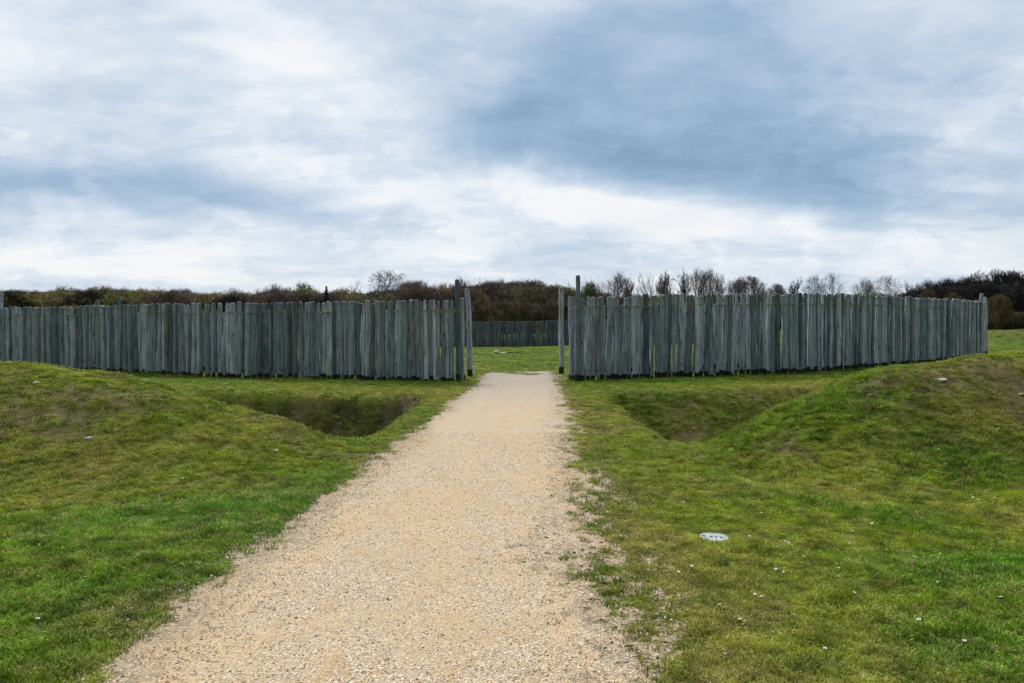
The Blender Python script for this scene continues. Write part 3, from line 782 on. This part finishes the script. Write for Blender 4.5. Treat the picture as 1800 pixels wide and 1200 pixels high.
# ------------------------------------------------------------------ trees
def grow(seed, h, levels, trunk_r, trunk_frac=.35, spread=.9, trop=.25, ratio=.62, kids=(7, 6, 6, 5), stems=1, wob=.22, t0=.35, stemspread=.25):
    q = np.random.default_rng(seed)
    D = q.normal(0, stemspread if stems > 1 else .03, (stems, 3)); D[:, 2] = 1; D /= np.linalg.norm(D, axis=1)[:, None]
    P0 = np.zeros((stems, 3)); P0[:, :2] = D[:, :2] * .5 * (stems > 1)
    L = np.full(stems, h * .62) * q.uniform(.85, 1.1, stems); R = np.full(stems, trunk_r) / stems ** .4
    out = []
    for lv in range(levels):
        k = 5 if lv == 0 else (4 if lv < 3 else 2)
        if lv == levels - 1: k = 1
        pts = [P0]; d = D.copy(); ds = []
        for j in range(k):
            d = d + q.normal(0, wob * (.35 if lv == 0 else 1), d.shape) * .5 + np.array([0, 0, trop * (.3 if lv == 0 else .5)])
            d /= np.linalg.norm(d, axis=1)[:, None]; ds.append(d.copy())
            pts.append(pts[-1] + d * (L / k)[:, None])
        pts = np.stack(pts, 1); ds = np.stack(ds, 1)
        out.append((pts, R.copy(), lv))
        if lv == levels - 1: break
        c = kids[min(lv, len(kids) - 1)]; n = len(P0)
        lo = trunk_frac if lv == 0 else t0
        t = lo + (1 - lo) * (np.arange(c)[None] + q.uniform(0, 1, (n, c))) / c; t = np.clip(t, 0, .999)
        seg = np.minimum((t * k).astype(int), k - 1); fr = t * k - seg
        ar = np.arange(n)[:, None]
        p = pts[ar, seg] * (1 - fr[..., None]) + pts[ar, seg + 1] * fr[..., None]; dd_ = ds[ar, seg]
        v = q.normal(size=dd_.shape); v -= (v * dd_).sum(-1, keepdims=True) * dd_; v /= np.linalg.norm(v, axis=-1, keepdims=True)
        if lv == 0: v[..., 2] *= .3
        ang = spread * q.uniform(.6, 1.15, (n, c)) * (1 - .35 * t)
        nd = dd_ * np.cos(ang)[..., None] + v * np.sin(ang)[..., None]
        Ln = L[:, None] * ratio * q.uniform(.75, 1.2, (n, c)) * (1.15 - .5 * t) * (1.15 if lv == 0 else 1)
        Rn = R[:, None] * .55 * (1.1 - .55 * t)
        P0 = p.reshape(-1, 3); D = nd.reshape(-1, 3); D /= np.linalg.norm(D, axis=1)[:, None]; L = Ln.ravel(); R = Rn.ravel()
    return out, q

def strands(parts, split, rmin, q):
    """woody parts below `split` level -> trunk mesh data ; others -> crown mesh data"""
    res = []
    for sel in (lambda l: l < split, lambda l: l >= split):
        Vs = []; F4 = []; F2 = []; off = 0
        for pts, R, lv in parts:
            if not sel(lv): continue
            n, k1, _ = pts.shape
            T = pts[:, -1] - pts[:, 0]; T /= np.linalg.norm(T, axis=1)[:, None] + 1e-9
            a = np.cross(T, q.normal(size=T.shape)); a /= np.linalg.norm(a, axis=1)[:, None] + 1e-9; b = np.cross(T, a)
            sides = 6 if lv == 0 else (3 if lv < 4 else 2)
            tp = np.linspace(1, .42 if lv < 3 else .5, k1)
            rad = np.maximum(R[:, None] * tp[None], rmin)
            th = np.arange(sides) * 2 * PI / sides
            ring = a[:, None, None] * np.cos(th)[None, None, :, None] + b[:, None, None] * np.sin(th)[None, None, :, None]
            V = pts[:, :, None] + ring * rad[:, :, None, None]
            Vs.append(V.reshape(-1, 3))
            i = np.arange(n * k1 * sides).reshape(n, k1, sides) + off
            if sides > 2:
                j = np.roll(i, -1, 2); F4.append(np.stack([i[:, :-1], j[:, :-1], j[:, 1:], i[:, 1:]], -1).reshape(-1, 4))
            else:
                F4.append(np.stack([i[:, :-1, 0], i[:, :-1, 1], i[:, 1:, 1], i[:, 1:, 0]], -1).reshape(-1, 4))
            off += len(V.reshape(-1, 3))
        res.append((np.vstack(Vs), np.vstack(F4)))
    return res

def tree_meshes(name, seed, h, twig, leaf=None, leafn=0, leafs=.14, rmin=.018, split=2, env=None, **kw):
    parts, q = grow(seed, h, 5, h * .018, **kw)
    if env:   # outer shoots end on a rounded outline
        new = []
        zt = np.quantile(parts[-1][0][:, -1, 2], .995)
        cz, rz, rx = env
        for pts, R, lv in parts:
            if lv >= 2:
                e = pts[:, -1]; dd = np.sqrt((e[:, 0] ** 2 + e[:, 1] ** 2) / (rx * zt) ** 2 + ((e[:, 2] - cz * zt) / (rz * zt)) ** 2)
                k = dd < 1 + q.normal(0, .035, len(dd)); pts, R = pts[k], R[k]
            new.append((pts, R, lv))
        parts = new
    (tv, tf), (cv, cf) = strands(parts, split, rmin, q)
    zmax = np.quantile(cv[:, 2], .998); f = h / zmax
    tv *= f; cv *= f
    mi = np.zeros(len(cf), int); mats = [twig]
    if leaf is not None:
        tips = parts[-1][0][:, -1] * f
        n = leafn; c = tips[q.integers(0, len(tips), n)] + q.normal(0, .18, (n, 3))
        u = q.normal(size=(n, 3)); u /= np.linalg.norm(u, axis=1)[:, None]; w = np.cross(u, q.normal(size=(n, 3))); w /= np.linalg.norm(w, axis=1)[:, None]
        s_ = leafs * q.uniform(.5, 1.3, (n, 1))
        V = np.stack([c - u * s_, c - w * s_ * .6, c + u * s_, c + w * s_ * .6], 1).reshape(-1, 3)
        Fq = np.arange(4 * n).reshape(n, 4) + len(cv)
        cv = np.vstack([cv, V]); cf = np.vstack([cf, Fq]); mi = np.concatenate([mi, np.ones(n, int)]); mats.append(leaf)
    wdt = np.quantile(np.abs(cv[:, 0]), .97)
    print(name, h, 'halfwidth', round(float(wdt), 2), 'faces', len(cf) + len(tf))
    return mesh_from(name + '_trunk', tv, tf, True, [M_bark]), mesh_from(name + '_crown', cv, cf, False, mats, None, mi), float(wdt)

T_grey = mat_twig('twigs_grey', [(.14, .13, .126), (.19, .178, .17), (.155, .138, .134)])
T_dark = mat_twig('twigs_dark', [(.035, .032, .032), (.055, .048, .045)])
T_brown = mat_twig('twigs_brown', [(.15, .115, .095), (.13, .11, .09), (.17, .12, .11), (.15, .13, .085)])
L_olive = mat_twig('buds_olive', [(.30, .27, .085), (.25, .255, .075), (.32, .25, .095), (.27, .22, .09)])
L_rust = mat_twig('buds_rust', [(.19, .125, .10), (.21, .155, .085), (.17, .125, .105)])
L_green = mat_twig('leaves_fresh', [(.20, .26, .08), (.15, .21, .08)])
L_orange = mat_twig('buds_orange', [(.12, .088, .038), (.105, .072, .032)])
L_fir = mat_twig('needles', [(.012, .030, .020), (.018, .038, .024)])

KIND = {
 'oak': tree_meshes('oak', 1, 16, T_grey, spread=1.0, trop=.10, ratio=.66, kids=(9, 6, 6, 6), trunk_frac=.28, wob=.5, rmin=.020, env=(.58, .40, .44)),
 'fan': tree_meshes('fan', 2, 15, T_grey, spread=.55, trop=.16, ratio=.74, kids=(9, 6, 6, 5), trunk_frac=.2, wob=.18, rmin=.015, env=(.55, .38, .24), t0=.25),
 'fan2': tree_meshes('fan2', 13, 15, T_grey, spread=.6, trop=.18, ratio=.66, kids=(8, 6, 5, 5), trunk_frac=.2, wob=.22, rmin=.015, stems=3, env=(.52, .40, .27), t0=.25),
 'thin': tree_meshes('thin', 4, 15, T_grey, spread=.65, trop=.2, ratio=.5, kids=(12, 6, 5, 5), trunk_frac=.35, wob=.3, rmin=.016, env=(.6, .40, .19)),
 'round': tree_meshes('round', 5, 12, T_grey, spread=.9, trop=.10, ratio=.72, kids=(16, 8, 7, 6), trunk_frac=.12, wob=.12, rmin=.016, env=(.48, .40, .42)),
 'dense': tree_meshes('dense', 6, 15, T_dark, spread=.85, trop=.12, ratio=.70, kids=(18, 8, 7, 6), trunk_frac=.12, wob=.18, rmin=.022, env=(.5, .40, .36)),
 'dense2': tree_meshes('dense2', 7, 15, T_dark, spread=.9, trop=.13, ratio=.66, kids=(13, 7, 7, 6), trunk_frac=.12, wob=.3, rmin=.022, stems=3, env=(.5, .42, .42)),
 'olive': tree_meshes('olive', 8, 13, T_brown, L_olive, 11000, .12, spread=.85, trop=.12, ratio=.68, kids=(13, 7, 6, 5), trunk_frac=.1, wob=.3, rmin=.022, stems=2, env=(.48, .40, .44)),
 'brown': tree_meshes('brown', 9, 13, T_brown, L_rust, 2500, .10, spread=.85, trop=.15, ratio=.68, kids=(14, 7, 6, 5), trunk_frac=.1, wob=.25, rmin=.022, stems=3, env=(.48, .41, .44)),
 'bush': tree_meshes('bush', 10, 5, T_brown, L_rust, 2500, .06, spread=.6, trop=.3, ratio=.6, kids=(12, 7, 6, 5), trunk_frac=.03, wob=.25, rmin=.014, stems=7, stemspread=.6),
 'green': tree_meshes('green', 11, 8, T_brown, L_green, 5000, .09, spread=.8, trop=.2, ratio=.62, kids=(12, 6, 5, 5), trunk_frac=.1, wob=.3, rmin=.016, stems=3, env=(.48, .42, .44)),
 'orange': tree_meshes('orange', 12, 6, T_brown, L_orange, 11000, .09, spread=.8, trop=.15, ratio=.62, kids=(12, 6, 5, 5), trunk_frac=.08, wob=.3, rmin=.016, stems=3, env=(.48, .42, .5)),
}
BASEH = dict(oak=16, fan=15, fan2=15, thin=15, round=12, dense=15, dense2=15, olive=13, brown=13, bush=5, green=8, orange=6)
# spruce
def spruce(h=13):
    q = np.random.default_rng(77); V = []; F_ = []
    for z in np.arange(1.0, h - .1, .22):
        rad = (h - z) / h * 3.1
        for i in range(int(7 + rad * 5)):
            a = q.uniform(0, 2 * PI); L_ = rad * q.uniform(.75, 1.1); n_ = max(3, int(L_ / .16))
            for k_ in range(n_):
                f = (k_ + q.uniform()) / n_; cx, cy, cz = math.cos(a) * L_ * f, math.sin(a) * L_ * f, z - L_ * f * .35 + q.normal(0, .05)
                s_ = .16 * q.uniform(.6, 1.3) * (1.2 - f * .5); b1 = q.normal(size=3); b1 /= np.linalg.norm(b1); b2 = np.cross(b1, q.normal(size=3)); b2 /= np.linalg.norm(b2)
                o_ = len(V); c = np.array([cx, cy, cz]); V += [c - b1 * s_, c - b2 * s_ * .5, c + b1 * s_, c + b2 * s_ * .5]; F_.append((o_, o_ + 1, o_ + 2, o_ + 3))
    tv, tf, t3 = disc_geo([(.22, 0), (.16, h * .5), (.03, h)], 8)
    return mesh_from('spruce_trunk', tv, [tf, t3], True, [M_bark]), mesh_from('spruce_crown', V, np.array(F_), False, [L_fir])
sp = spruce(); KIND['spruce'] = (*sp, 3.0); BASEH['spruce'] = 13

def place_tree(kind, px, top, d, label, halfw=None, group=None, name='bare_tree', cat='tree'):
    x = (px - 900) / 1400 * d; z = float(ground(x, d)); h = 1.6 + (581 - top) / 1400 * d - z
    f = h / BASEH[kind]; wx = f if halfw is None else (halfw * 1.38 / 1400 * d) / KIND[kind][2]
    root = bpy.data.objects.new(name, None); COL.objects.link(root)
    root.location = (x, d, z); root.rotation_euler = (0, 0, random.uniform(0, 6.28)); root.scale = (wx, wx, f)
    tag(root, label, cat, group)
    link('trunk', KIND[kind][0], root); link('crown', KIND[kind][1], root)
G1 = 'single bare trees rising over the palisade'; G2 = 'tree crowns of the wood edge'
TREES = [
 ('oak', 675, 474, 150, 'broad bare tree with a wide open dark-limbed crown above the left palisade', 42, G1),
 ('fan', 803, 486, 165, 'pale fine-twigged bare tree right behind the tall left gate post', 15, G1),
 ('fan2', 833, 485, 165, 'bare tree with a rounded twiggy crown above the left free-standing post', 17, G1),
 ('fan', 884, 487, 175, 'grey bare tree rising over the brown wood left of the middle of the gate', 20, G1),
 ('fan2', 1040, 488, 150, 'bare tree just right of the tall right gate post', 17, G1),
 ('fan', 1079, 479, 150, 'fan-shaped bare tree, the first high one right of the gate', 24, G1),
 ('thin', 1112, 491, 160, 'low narrow bare tree in the dip right of the first fan-shaped one', 12, G1),
 ('fan2', 1150, 476, 150, 'thickly twigged bare tree at the left end of the high row over the right palisade', 20, G1),
 ('thin', 1174, 474, 148, 'slender bare tree with a small head, second in the high row over the right palisade', 13, G1),
 ('thin', 1196, 473, 152, 'slender upright bare tree, third in the high row over the right palisade', 12, G1),
 ('fan', 1222, 470, 150, 'bare tree with upright limbs, left neighbour of the highest fan-shaped one', 18, G1),
 ('fan', 1249, 469, 146, 'highest fan-shaped bare tree with a clean round outline over the right palisade', 21, G1),
 ('fan2', 1277, 484, 150, 'low slanting bare tree between the highest fan-shaped one and the round one', 14, G1),
 ('round', 1312, 484, 140, 'dense bare tree with a dome-shaped crown standing by itself', 24, G1),
 ('round', 1363, 498, 160, 'low reddish bare tree right of the dome-shaped one', 15, G1),
 ('thin', 1402, 487, 150, 'small knobbly bare tree with two heads over the right palisade', 12, G1),
 ('oak', 1434, 482, 150, 'left tree of the close pair of open bare trees over the right palisade', 17, G1),
 ('oak', 1463, 479, 150, 'right and higher tree of the close pair of open bare trees', 17, G1),
 ('fan', 1513, 488, 165, 'pale faint bare tree between the close pair and the dark knobbly one', 16, G1),
 ('oak', 1562, 483, 145, 'dark wide bare tree with knobbly limbs left of the dark wood', 24, G1),
 ('thin', 1592, 494, 160, 'faint narrow bare tree just left of the dark wood', 10, G1),
 ('dense2', 1628, 493, 140, 'dark spreading tree at the left end of the dark wood on the right', 22, G2),
 ('dense', 1664, 489, 135, 'dark tree, second from the left end of the dark wood on the right', 20, G2),
 ('dense', 1697, 487, 135, 'dark tree directly left of the highest crown of the dark wood', 20, G2),
 ('dense2', 1735, 475, 125, 'highest broad black crown of the dark wood on the right', 27, G2),
 ('dense', 1776, 475, 125, 'big black fan-shaped crown near the right edge of the photo', 27, G2),
 ('dense2', 1815, 482, 128, 'dark crown cut by the right edge of the photo', 27, G2),
 ('spruce', 574, 504, 130, 'small dark spruce with a pointed tip over the left palisade', 36, None),
 ('green', 747, 517, 140, 'pale green leafy bush over the left palisade near the gate', 11, None),
 ('green', 1036, 498, 140, 'fresh green budding tree right of the tall right gate post', 11, None),
 ('orange', 1627, 513, 110, 'ochre budding shrub low before the dark wood, leftmost of three', 15, 'ochre shrubs before the dark wood'),
 ('orange', 1672, 518, 110, 'low ochre shrub, middle one of three before the dark wood', 15, 'ochre shrubs before the dark wood'),
 ('orange', 1752, 521, 100, 'largest ochre shrub beyond the right end of the palisade', 17, 'ochre shrubs before the dark wood'),
 ('brown', 40, 510, 180, 'purple-brown crown at the far left end of the wood', 35, G2),
 ('olive', 117, 505, 175, 'round olive-brown crown in the wood near the left edge', 28, G2),
 ('olive', 180, 503, 170, 'broad olive crown above the two post tops on the left', 30, G2),
 ('fan', 226, 504, 170, 'thin grey bare crown just right of the two post tops on the left', 16, G1),
 ('olive', 262, 509, 175, 'low olive crown left of the first bare peak of the wood', 28, G2),
 ('brown', 318, 508, 175, 'reddish-brown crown over the middle of the left palisade', 22, G2),
 ('oak', 410, 505, 170, 'small dark bare crown standing above the wood in the left half', 20, G1),
 ('fan', 480, 498, 170, 'wide fan-shaped bare crown left of the olive crown by the spruce', 28, G1),
 ('olive', 530, 499, 165, 'tall olive-brown crown directly left of the dark spruce', 26, G2),
 ('olive', 605, 507, 160, 'yellowish olive crown directly right of the dark spruce', 24, G2),
 ('brown', 730, 494, 165, 'brown crown right of the broad bare tree', 25, G2),
 ('fan', 760, 497, 165, 'grey-brown bare crown between the broad bare tree and the gate', 18, G1),
 ('olive', 785, 499, 150, 'olive budding crown left of the tall left gate post', 22, G2),
 ('olive', 838, 510, 145, 'low yellow-olive crown right of the left free-standing post', 16, G2),
 ('brown', 925, 493, 165, 'wide brown crown in the middle above the gate opening', 38, G2),
 ('olive', 972, 502, 155, 'olive-brown crown behind the right free-standing post', 28, G2),
]
for k_, px, top, d, lab, hw, g in TREES:
    nm = {'spruce': 'spruce_tree', 'green': 'green_bush' if px < 800 else 'budding_tree', 'orange': 'ochre_shrub', 'olive': 'budding_tree'}.get(k_, 'bare_tree')
    place_tree(k_, px, top, d, lab, hw, g, nm, 'shrub' if k_ == 'orange' or nm == 'green_bush' else 'tree')

# the rest of the wood: one mass
order = ['brown', 'olive', 'dense', 'dense2', 'fan', 'bush']
def joined(kind):
    a, b = KIND[kind][0], KIND[kind][1]
    def arr(me):
        v = np.empty(len(me.vertices) * 3, np.float32); me.vertices.foreach_get('co', v)
        l = np.empty(len(me.loops), np.int32); me.loops.foreach_get('vertex_index', l)
        return v.reshape(-1, 3), l.reshape(-1, 4)
    va, fa = arr(a); vb, fb = arr(b); m_ = np.zeros(len(fb), np.int32); b.polygons.foreach_get('material_index', m_)
    mats = [M_bark] + list(b.materials)
    return mesh_from('wood_' + kind, np.vstack([va, vb]), np.vstack([fa, fb + len(va)]), False, mats, None, np.concatenate([np.zeros(len(fa), int), m_ + 1]))
wcoll = source_collection('wood_sources', [joined(k_) for k_ in order])
prof_x = [-400, 0, 100, 200, 300, 370, 420, 520, 560, 620, 700, 760, 810, 860, 930, 985, 1020, 1060, 1110, 1300, 1340, 1480, 1600, 1640, 1740, 1800, 2100]
prof_y = [509, 510, 508, 507, 510, 515, 512, 506, 512, 512, 507, 502, 504, 495, 495, 502, 508, 513, 517, 519, 514, 516, 513, 500, 491, 489, 487]
Pw = []; Sw = []; Iw = []; Rw = []
q = np.random.default_rng(5)
for row, (d0, n_) in enumerate([(150, 62), (172, 62), (195, 62), (220, 60), (250, 50)]):
    for i in range(n_):
        px = -420 + (i + q.uniform(0, 1)) / n_ * 2560; d = d0 + q.uniform(-9, 9)
        if px > 1600: d *= .82
        top = np.interp(px, prof_x, prof_y) + abs(q.normal(0, 5.0))
        x = (px - 900) / 1400 * d; h = 1.6 + (581 - top) / 1400 * d - float(ground(x, d))
        kd = q.choice([0, 0, 1, 1, 1, 4] if row else [0, 1, 1]) if px < 1600 else q.choice([2, 2, 3])
        if px < 560 and q.uniform() < .3: kd = 2
        f = h / BASEH[order[kd]]; w = min(max(f, .7), 1.1) * q.uniform(1.1, 1.5)
        Pw.append((x, d, float(ground(x, d)) - .1)); Sw.append((w, w, f)); Iw.append(kd); Rw.append((0, 0, q.uniform(0, 6.28)))
for i in range(330):   # scrub at the edge of the wood
    px = -420 + (i + q.uniform(0, 1)) / 330 * 2560; d = q.uniform(108, 145)
    x = (px - 900) / 1400 * d; h = q.uniform(3.6, 5.6) * (.8 if px > 1040 and px < 1600 else 1) * (1.1 if 850 < px < 1010 else 1)
    Pw.append((x, d, float(ground(x, d)) - .1)); Sw.append((1.15, 1.15, h / 5)); Iw.append(5); Rw.append((0, 0, q.uniform(0, 6.28)))
o = scatter('wood', Pw, Rw, Sw, Iw, wcoll)
tag(o, 'brown leafless wood and scrub running along the horizon behind the palisades', 'wood', kind='stuff')

# ------------------------------------------------------------------ sky, sun
SUN_EL, SUN_AZ = math.radians(48), math.radians(-26)    # azimuth from +Y, negative = left
W = bpy.data.worlds.new('World'); S.world = W; W.use_nodes = True
t = NT(W.node_tree); bg = t.n['Background']
gen = t.node('ShaderNodeTexCoord').outputs['Generated']
nrm = t.node('ShaderNodeVectorMath', operation='NORMALIZE'); t.l.new(gen, nrm.inputs[0]); d = nrm.outputs[0]
sx = t.node('ShaderNodeSeparateXYZ'); t.l.new(d, sx.inputs[0]); dx, dy, dz = sx.outputs
az = t.math('ARCTAN2', dx, dy); el = t.math('ARCSINE', dz)
# cloud deck coordinates (flattened towards the horizon)
den = t.math('ADD', t.math('MAXIMUM', dz, 0), .20)
cc = t.node('ShaderNodeCombineXYZ'); t.l.new(t.math('DIVIDE', dx, den), cc.inputs[0]); t.l.new(t.math('DIVIDE', dy, den), cc.inputs[1])
deck = cc.outputs[0]
ae = t.node('ShaderNodeCombineXYZ'); t.l.new(az, ae.inputs[0]); t.l.new(el, ae.inputs[1])
wn = t.node('ShaderNodeTexNoise'); wn.inputs['Scale'].default_value = 1.1; wn.inputs['Detail'].default_value = 5; wn.inputs['Roughness'].default_value = .6
t.l.new(deck, wn.inputs['Vector'])
wv = t.node('ShaderNodeVectorMath', operation='SUBTRACT'); t.l.new(wn.outputs['Color'], wv.inputs[0]); wv.inputs[1].default_value = (.5, .5, .5)
wm = t.node('ShaderNodeVectorMath', operation='MULTIPLY'); t.l.new(wv.outputs[0], wm.inputs[0]); wm.inputs[1].default_value = (.16, .06, 0)
wa = t.node('ShaderNodeVectorMath', operation='ADD'); t.l.new(ae.outputs[0], wa.inputs[0]); t.l.new(wm.outputs[0], wa.inputs[1]); aew = wa.outputs[0]
def ang(px, py):
    a = math.atan((px - 900) / 1400); return a, math.atan((581 - py) / 1400 * math.cos(a))
def sblob(px, py, rx, ry, rot, amt, lo=0, hi=1.0):
    a, e = ang(px, py)
    m_ = t.mapping(aew, (a, e, 0), (0, 0, math.radians(rot)), (rx / 1400 * 1.75, ry / 1400 * 1.75, 1), 'TEXTURE')
    g = t.node('ShaderNodeTexGradient', gradient_type='SPHERICAL'); t.l.new(m_, g.inputs[0])
    return t.maprange(g.outputs[1], lo, hi, 0, amt)
DARK = [(1130, 160, 400, 170, 12, .34), (1000, 120, 250, 55, 40, .32), (1330, 235, 360, 90, -8, .30), (1180, 275, 300, 60, -8, .26), (1450, 300, 300, 55, -4, .22), (1500, 90, 420, 200, 0, .20), (750, 70, 200, 110, -40, .24),
        (1120, 300, 260, 45, -14, .20), (90, 335, 480, 55, 0, .42), (60, 215, 330, 100, 0, .16), (520, 350, 260, 36, 0, .24), (280, 40, 110, 60, 0, .16), (1700, 310, 300, 90, 0, .20),
        (480, 190, 200, 60, 0, .12), (60, 500, 200, 25, 0, .2), (980, 440, 130, 60, 0, .16), (1500, 480, 300, 50, 0, .14), (380, 420, 300, 18, 0, .2), (870, 275, 260, 30, -4, .14),
        (1800, 400, 260, 40, 0, .14), (1180, 60, 160, 60, 25, .12), (900, 190, 90, 40, 30, .12)]
BRT = [(450, 90, 150, 80, -35, .26), (650, 150, 130, 70, -35, .18), (560, 230, 120, 40, -10, .12), (80, 120, 150, 70, 0, .10), (880, 345, 380, 45, 0, .26), (1080, 385, 160, 45, 0, .2),
       (1600, 430, 170, 36, 0, .26), (120, 470, 300, 22, 0, .28), (350, 425, 260, 20, 0, .22), (30, 270, 100, 20, 0, .2), (1560, 190, 150, 50, -15, .12), (1790, 430, 80, 36, 0, .2), (1180, 375, 330, 26, -5, .24), (950, 330, 160, 20, -10, .16), (330, 380, 280, 18, 0, .2)]
acc = None
for b_ in DARK:
    v = sblob(*b_); acc = v if acc is None else t.math('ADD', acc, v)
for b_ in BRT: acc = t.math('SUBTRACT', acc, sblob(*b_))
n1 = t.noise(deck, 1.7, 6, .52, .25); n2 = t.noise(t.mapping(deck, (3, 7, 0), (0, 0, -.6), (1, 1.5, 1)), 4.2, 7, .55, .3)
n3 = t.noise(t.mapping(aew, scale=(1, 1.7, 1)), 5.5, 8, .54, .15)
n4 = t.noise(t.mapping(aew, (5, 2, 0), (0, 0, -.35), (1, 3.0, 1)), 9, 6, .5, .1)
acc = t.math('ADD', acc, t.math('MULTIPLY', t.math('SUBTRACT', n1, .5), .5))
acc = t.math('ADD', acc, t.math('MULTIPLY', t.math('SUBTRACT', n2, .5), .42))
acc = t.math('ADD', acc, t.math('MULTIPLY', t.math('SUBTRACT', n3, .5), .85))
acc = t.math('ADD', acc, t.math('MULTIPLY', t.math('SUBTRACT', n4, .5), .30))
low = t.math('MULTIPLY', t.maprange(el, .02, .08), t.maprange(el, .36, .20))
puff = t.maprange(t.noise(t.mapping(aew, (1, 9, 0), (0, 0, 0), (1, 1.5, 1)), 9, 9, .62, .1), .49, .60)
acc = t.math('SUBTRACT', acc, t.math('MULTIPLY', t.math('MULTIPLY', puff, low), .15))
lay = t.maprange(t.noise(t.mapping(deck, (9, 2, 0), (0, 0, .4), (1, 1.6, 1)), 2.2, 9, .6, .2), .46, .60)
acc = t.math('ADD', acc, t.math('MULTIPLY', t.math('SUBTRACT', lay, .45), .13))
wisp = t.maprange(t.noise(t.mapping(aew, (4, 4, 0), (0, 0, .5), (1, 2.2, 1)), 6, 9, .62, .3), .5, .66)
acc = t.math('SUBTRACT', acc, t.math('MULTIPLY', wisp, .10))
acc = t.math('MULTIPLY', t.math('ADD', acc, .295), .70)
cloud = t.ramp(acc, [(0, (.92, .93, .95)), (.10, (.83, .875, .93)), (.25, (.66, .745, .85)), (.42, (.50, .62, .77)), (.62, (.36, .50, .67)), (.82, (.27, .41, .58)), (1, (.22, .34, .50))])
# added brightness above the view lights the ground
# unseen sky is boosted round the sun and dimmed behind the viewer, shaping the light
sdv = (math.cos(SUN_EL) * math.sin(SUN_AZ), math.cos(SUN_EL) * math.cos(SUN_AZ), math.sin(SUN_EL))
dp = t.node('ShaderNodeVectorMath', operation='DOT_PRODUCT'); t.l.new(d, dp.inputs[0]); dp.inputs[1].default_value = sdv
glow = t.math('MULTIPLY', t.maprange(dp.outputs['Value'], .55, 1.0, 0, 4.2), t.maprange(el, .42, .75))
back = t.maprange(dy, -.4, .3, .42, 1.0)
fac = t.math('MULTIPLY', t.math('ADD', glow, 1.0), back)
cf = t.node('ShaderNodeCombineXYZ'); [t.l.new(fac, cf.inputs[i]) for i in range(3)]
cloud = t.mix(1.0, cloud, cf.outputs[0], 'MULTIPLY')
sky = t.node('ShaderNodeTexSky', sky_type='NISHITA'); sky.sun_disc = False; sky.sun_elevation = SUN_EL; sky.sun_rotation = SUN_AZ
skc = t.mix(1.0, sky.outputs[0], (.10, .10, .10), 'MULTIPLY')
gap = t.maprange(t.noise(deck, 1.3, 4, .5), .30, .5, .80, .97)
t.l.new(t.mix(gap, skc, cloud), bg.inputs[0]); bg.inputs[1].default_value = 1.0
W.cycles.sampling_method = 'MANUAL'; W.cycles.sample_map_resolution = 512

sun = bpy.data.lights.new('sun', 'SUN'); sun.energy = 2.1; sun.angle = math.radians(11); sun.color = (1, .95, .87)
so = bpy.data.objects.new('sun', sun); COL.objects.link(so)
from mathutils import Vector
sd = Vector((math.cos(SUN_EL) * math.sin(SUN_AZ), math.cos(SUN_EL) * math.cos(SUN_AZ), math.sin(SUN_EL)))
so.rotation_euler = sd.to_track_quat('Z', 'Y').to_euler()

# ------------------------------------------------------------------ camera
cam = bpy.data.cameras.new('camera'); co = bpy.data.objects.new('camera', cam); COL.objects.link(co); S.camera = co
cam.sensor_width = 36; cam.lens = 28; cam.clip_end = 3000; cam.clip_start = .05
co.location = (0, 0, 1.6 + float(ground(0, 0, False))); co.rotation_euler = (math.radians(90) - math.atan(19 / 1400), 0, 0)
S.view_settings.view_transform = 'Standard'; S.view_settings.look = 'None'; S.view_settings.exposure = 0; S.view_settings.gamma = 1
S.cycles.max_bounces = 6; S.cycles.transparent_max_bounces = 4
